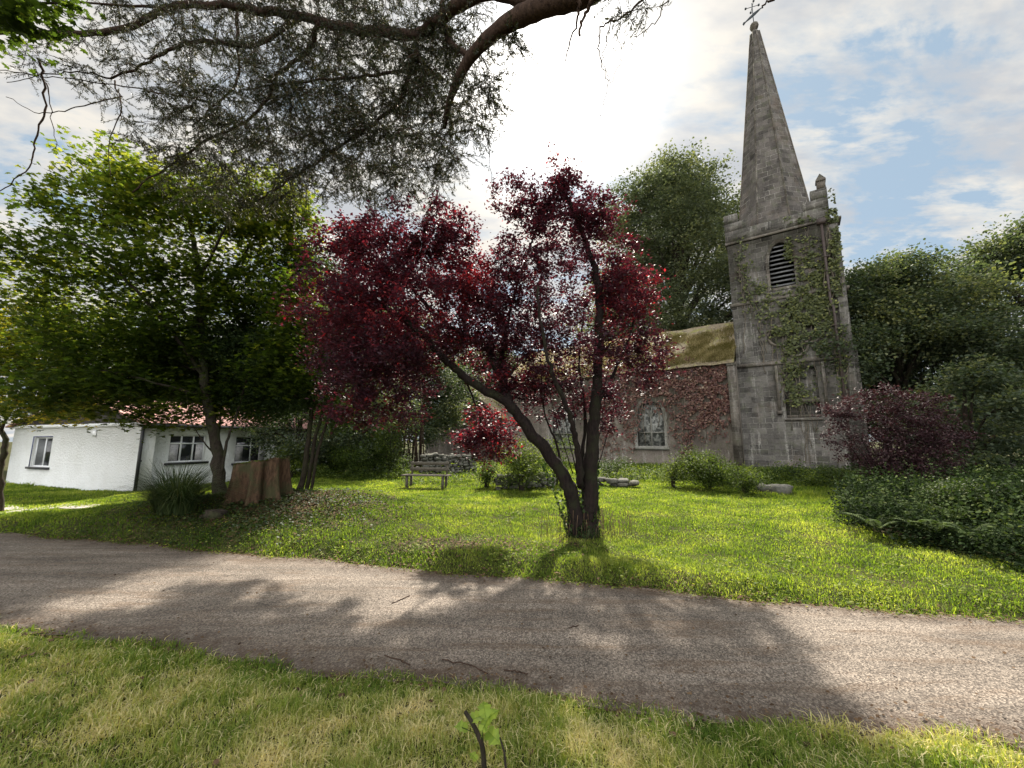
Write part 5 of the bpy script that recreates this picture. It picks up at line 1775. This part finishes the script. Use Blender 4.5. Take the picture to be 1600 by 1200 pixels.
x0, y0 = P(1535, 700, 22)[:2]; x1, y1 = P(1680, 700, 20)[:2]
b = MB()
ang = math.atan2(y1 - y0, x1 - x0); Lw = math.hypot(x1 - x0, y1 - y0)
b.box((0, 0, -.1), (Lw, .3, .62)); b.box((-.05, -.06, .623), (Lw, .36, .74))
o_ = b.build('boundary_wall', M['rock'])
o_.location = (x0, y0, 0); o_.rotation_euler = (0, 0, ang)
tag(o_, 'low grey wall with flat coping far right behind the undergrowth', 'wall')
p, t_ = G(335, 808)
b = MB(); b.stone((p[0], p[1], p[2] + .03), (.2, .15, .10), .2, 77, jag=.28)
tag(b.build('stone', M['bark'], loc=tuple(p)), 'dark rounded stone in the shade below the maple', 'stone')
# little pale fence beside the wing
b = MB()
x0, y0 = P(640, 700, 27)[:2]
fence = empty('picket_fence', (x0, y0, 0), 0, 'small pale picket fence left of the church wing corner', 'fence')
for k in range(7):
    b = MB(); b.box((k * .2, 0, .0), (k * .2 + .06, .03, 1.1 + .05 * (k % 2))); b.build('picket', M['white_fence'], fence, local=True)
for z in (.3, .85):
    b = MB(); b.box((-.05, .032, z), (1.35, .06, z + .08)); b.build('rail', M['white_fence'], fence, local=True)

# ---------------------------------------------------------------- foreground sapling and sticks
p = P(758, 1196, 1.95); bs = ground_at(p[0], p[1])
T = 1.95
sap = empty('sapling', bs, 0, 'tiny sprouting sycamore seedling with lime green leaves beside a broken stem', 'sapling')
b = MB()
b.tube(smooth_path([bs + [0, 0, -.02], P(755, 1175, T), P(748, 1150, T), P(738, 1130, T), P(727, 1112, T)], 4), np.linspace(.014, .009, 17), 7)
b.build('broken_stem', M['bark'], sap, smooth=True)
b = MB()
b.tube(smooth_path([bs + [.02, .01, 0], P(755, 1160, T), P(754, 1130, T + .02)], 4), .003, 5); b.tube([P(755, 1150, T), P(735, 1142, T + .02), P(722, 1137, T)], .002, 4)
b.build('shoot', M['leaf_bush'], sap)
M['leaf_lime'] = leaf_mat('leaf_lime', [(0, (.17, .26, .03)), (1, (.36, .46, .07))], trans=.5, tmul=(1.3, 1.3, .5))
LF = [(-.0, 0), (.16, -.06), (.30, .04), (.40, .22), (.30, .34), (.46, .52), (.30, .60), (.22, .74), (.10, .80), (0, 1.0)]
for (px, py, s_, rz, tl) in ((757, 1108, .085, .2, .5), (743, 1122, .075, 2.2, .3), (768, 1118, .08, -1, .5), (722, 1136, .07, 1.6, .4), (770, 1150, .09, -2.6, .9), (758, 1132, .07, -.6, .8), (740, 1182, .05, 1, .4)):
    c = P(px, py, T + rng.uniform(-.03, .05))
    nr = np.array([math.sin(rz) * tl, -tl, 1.0]); nr /= np.linalg.norm(nr)
    t_ = np.array([-math.sin(rz), math.cos(rz), .1]); t_ -= nr * (t_ * nr).sum(); t_ /= np.linalg.norm(t_)
    sx_ = np.cross(nr, t_)
    b = MB()
    def pt(u, v): return c + t_ * (v - .4) * s_ + sx_ * u * s_ + nr * s_ * (.45 * abs(u) - .5 * (v - .3) ** 2 - .5 * u * u)
    spine = [pt(0, q) for q in np.linspace(0, 1, len(LF))]
    for sg in (-1, 1):
        ed_ = [pt(sg * u * rng.uniform(.92, 1.06), v) for u, v in LF]
        for k in range(len(LF) - 1):
            b.add([spine[k], ed_[k], ed_[k + 1], spine[k + 1]] if sg > 0 else [spine[k], spine[k + 1], ed_[k + 1], ed_[k]], [(0, 1, 2, 3)], float(np.clip(rng.normal(.5, .25), 0, 1)))
    b.tube(np.array(spine) + nr * .0006, .0009, 3, .0)
    b.tube([spine[0], spine[0] - t_ * s_ * .3 - np.array([0, 0, .012])], .0012, 3, .2)
    b.build('leaf', M['leaf_lime'], sap)
b = MB(); q0 = ground_at(*P(795, 1196, 1.9)[:2])
b.tube([q0 - [0, 0, .02], P(788, 1175, 1.92), P(781, 1152, 1.95)], [.008, .006, .004], 6)
tag(b.build('stick', M['bark'], loc=tuple(q0)), 'short thin dark stick poking up right of the seedling', 'stick', 'sticks')
sticks = [([(690, 1040), (735, 1050), (762, 1064)], 'long curved twig lying along the near road edge'), ([(600, 1034), (625, 1042), (640, 1050)], 'short twig on the near road edge left of the long one'),
          ([(788, 1057), (808, 1060), (825, 1064)], 'straight dark twig on the grass side of the road edge'), ([(640, 938), (617, 948), (612, 950)], 'small twig on the far half of the road'), ([(905, 985), (890, 990)], 'tiny twig in the middle of the road')]
for pts, lb_ in sticks:
    w_ = [G(*q)[0] for q in pts]
    w_ = [np.array([q[0], q[1], max(q[2], .0) + .012]) for q in w_]
    b = MB(); b.tube(smooth_path(w_, 5) + rng.normal(0, .003, (len(smooth_path(w_, 5)), 3)), .005, 5)
    tag(b.build('twig', M['bark_brown'], loc=tuple(w_[0])), lb_, 'twig', 'fallen twigs')

# ---------------------------------------------------------------- grass
def polar(n, r0, r1, pw):
    u = rng.uniform(0, 1, n)
    r = (r0 ** pw + u * (r1 ** pw - r0 ** pw)) ** (1 / pw)
    a = rng.uniform(-R(62), R(62), n)
    return r * np.sin(a), r * np.cos(a), r


# near verge
x, y, r = polar(560000, 1.25, 9, .75)
k = (y < near_edge(x) + .03 - .05 * rng.uniform(0, 1, len(x)) + .05 * sn(x, y, .5, 20)) & (y > .8)
x, y, r = x[k], y[k], r[k]
dry = sn(x, y, .8, 21) * .5 + sn(x, y, .22, 22) * .35
bald = sn(x, y, .55, 23) + .35 * sn(x, y, .16, 24)
edge = near_edge(x) - y
k = (bald < .95 + rng.uniform(0, .5, len(x)))
x, y, r, dry, edge, bald = x[k], y[k], r[k], dry[k], edge[k], bald[k]
n = len(x); print('verge', n)
h = (.035 + .05 * rng.uniform(0, 1, n) ** 1.6) * (1 + .45 * sn(x, y, .35, 25)) * (1 - .25 * np.clip(bald, 0, 1.5))
h = np.clip(h, .015, .13)
tint = np.clip(.44 + .40 * dry + rng.normal(0, .13, n) - .2 * np.exp(-edge / .3) + .3 * np.clip(bald - .2, 0, 1), 0, 1)
for qx, qy, rx_, ry_ in ((560, 1165, .55, .28), (640, 1110, .5, .22), (1400, 1150, .8, .22), (90, 1100, .7, .4), (950, 1190, .3, .12)):
    qq = G(qx, qy)[0]
    tint = np.clip(tint + .34 * np.exp(-((x - qq[0]) / rx_) ** 2 - ((y - qq[1]) / ry_) ** 2) * (1 + .6 * sn(x, y, .2, 60)), 0, 1)
tint[rng.uniform(0, 1, n) < .12] = .95
lean = np.abs(rng.normal(.55, .5, n)) + .5 * (tint > .8)
b = MB()
blades(b, np.stack([x, y, H(x, y) - .006], 1), h, (.0022 + .0013 * r) * rng.uniform(.6, 1.3, n), lean, tint, az=rng.uniform(0, 6.28, n) + 0 * x)
tag(b.build('verge_grass', M['grass']), 'rough green and straw coloured grass on the near verge', 'grass', kind='stuff')

# lawn
x, y, r = polar(900000, 4.0, 30, .55)
xx = x; fe_ = far_edge(x)
mound = np.exp(-((x + 5.0) / 1.6) ** 2 - ((y - 8.5) / 1.1) ** 2)
keep = (y > fe_ - .05 + .06 * sn(x, y, .4, 30) + .03 * rng.uniform(-1, 1, len(x)))
keep &= rng.uniform(0, 1, len(x)) > mound * 1.1
u = (x - CL[0]) * ex[0] + (y - CL[1]) * ex[1]; v = (x - CL[0]) * ey[0] + (y - CL[1]) * ey[1]
keep &= ~((v > -1.0) & (u > -17) & (u < 5.3))
keep &= ~(on_bank(x - .25, y + .35) & on_bank(x, y))
bare = np.exp(-((x + 1.0) / 1.3) ** 2 - ((y - 6.5) / .45) ** 2) * .9 + np.exp(-((x - 1.3) / .7) ** 2 - ((y - 7.2) / .5) ** 2) * .5
keep &= rng.uniform(0, 1, len(x)) > bare
x, y, r = x[keep], y[keep], r[keep]
mound_shade = np.exp(-((x + 5.0) / 2.6) ** 2 - ((y - 8.0) / 1.7) ** 2)
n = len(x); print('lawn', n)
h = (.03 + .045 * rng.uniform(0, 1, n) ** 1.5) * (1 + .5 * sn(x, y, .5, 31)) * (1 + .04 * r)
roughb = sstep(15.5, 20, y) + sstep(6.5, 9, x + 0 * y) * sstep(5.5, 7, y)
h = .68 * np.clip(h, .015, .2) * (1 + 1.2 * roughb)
tint = np.clip(.5 - .55 * mound_shade + .22 * sn(x, y, 1.4, 32) + .14 * sn(x, y, .35, 33) + rng.normal(0, .16, n), 0, 1)  # blades tinted darker over the mound to imitate its shade
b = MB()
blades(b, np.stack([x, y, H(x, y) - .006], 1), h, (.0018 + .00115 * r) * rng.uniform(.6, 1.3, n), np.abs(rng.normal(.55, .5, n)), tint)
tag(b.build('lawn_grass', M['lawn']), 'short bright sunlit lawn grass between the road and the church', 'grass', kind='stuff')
# clover-like broad leaves mixed in the lawn edge
x, y, r = polar(90000, 4.0, 16, .6)
k = (y > far_edge(x) - .07) & (sn(x, y, .6, 41) + rng.normal(0, .3, len(x)) > .15 + .5 * sstep(.3, 1.6, y - far_edge(x)))
x, y, r = x[k], y[k], r[k]
n = len(x); print('clover', n)
b = MB()
leaves(b, np.stack([x, y, H(x, y) + rng.uniform(.02, .06, n)], 1), rng.uniform(.015, .03, n) * (1 + .03 * r), rng.uniform(.2, 1, n), .9, 'hex', .9)
tag(b.build('clover', M['lawn']), 'broad leaved clover and weeds mixed into the lawn', 'ground cover', kind='stuff')
# seed-head stalks beside plum trunk
b = MB()
for k in range(150):
    x_, y_ = g0[0] + rng.normal(.1, .5), g0[1] + rng.normal(0, .2)
    q = ground_at(x_, y_); hh = rng.uniform(.2, .48); d_ = rng.normal(0, .05, 2)
    b.tube([q, q + [d_[0] * .5, d_[1] * .5, hh * .6], q + [d_[0], d_[1], hh]], [.003, .0025, .005], 3, rng.uniform(.5, 1))
tag(b.build('dry_weeds', M['litter']), 'dry brown seed stalks standing round the foot of the plum tree', 'weeds', kind='stuff')

# leaf litter
b = MB()
n = 9000
x = rng.normal(-4.9, 1.2, n); y = rng.normal(8.5, .8, n)
k = y > far_edge(x); x, y = x[k], y[k]
x2 = rng.uniform(-9, 6, 2200); y2 = far_edge(x2) + rng.normal(0, .10, 2200)
x3 = rng.uniform(-7, 6, 1000); y3 = near_edge(x3) + rng.normal(0, .10, 1000)
x4 = rng.normal(-.8, .9, 900); y4 = rng.normal(6.4, .35, 900)
x5 = rng.uniform(-8, 6, 170); y5 = near_edge(x5) + rng.uniform(0, 1, 170) * (far_edge(x5) - near_edge(x5))
x6 = rng.uniform(-4, 4, 170); y6 = rng.uniform(1.3, 3.6, 170)
x = np.concatenate([x, x2, x3, x4, x5, x6]); y = np.concatenate([y, y2, y3, y4, y5, y6]); n = len(x)
z = H(x, y)
onroad = (y > near_edge(x)) & (y < far_edge(x))
z = np.where(onroad, np.maximum(z, .012), z + .02)
leaves(b, np.stack([x, y, z + .006], 1), np.where(onroad, rng.uniform(.012, .03, n), rng.uniform(.02, .055, n)), np.clip(rng.beta(1.6, 2.0, n), 0, 1), 1.2, 'hex', .8)
tag(b.build('fallen_leaves', M['litter']), 'dry brown fallen leaves under the maple and along both road edges', 'leaf litter', kind='stuff')
# ground ivy on the shaded mound
b = MB()
n = 6000
x = rng.normal(-5.3, 1.2, n); y = rng.normal(8.2, .9, n)
k = (y > far_edge(x) + .1) & (sn(x, y, .5, 50) > -.5); x, y = x[k], y[k]; n = len(x)
leaves(b, np.stack([x, y, H(x, y) + rng.uniform(.01, .08, n)], 1), rng.uniform(.03, .055, n), np.clip(rng.normal(.4, .25, n), 0, 1), .7, 'hex', .95)
tag(b.build('ground_ivy', M['leaf_dark']), 'dark ground ivy creeping over the shaded mound by the stump', 'ground cover', kind='stuff')
print('objects', len(bpy.data.objects))
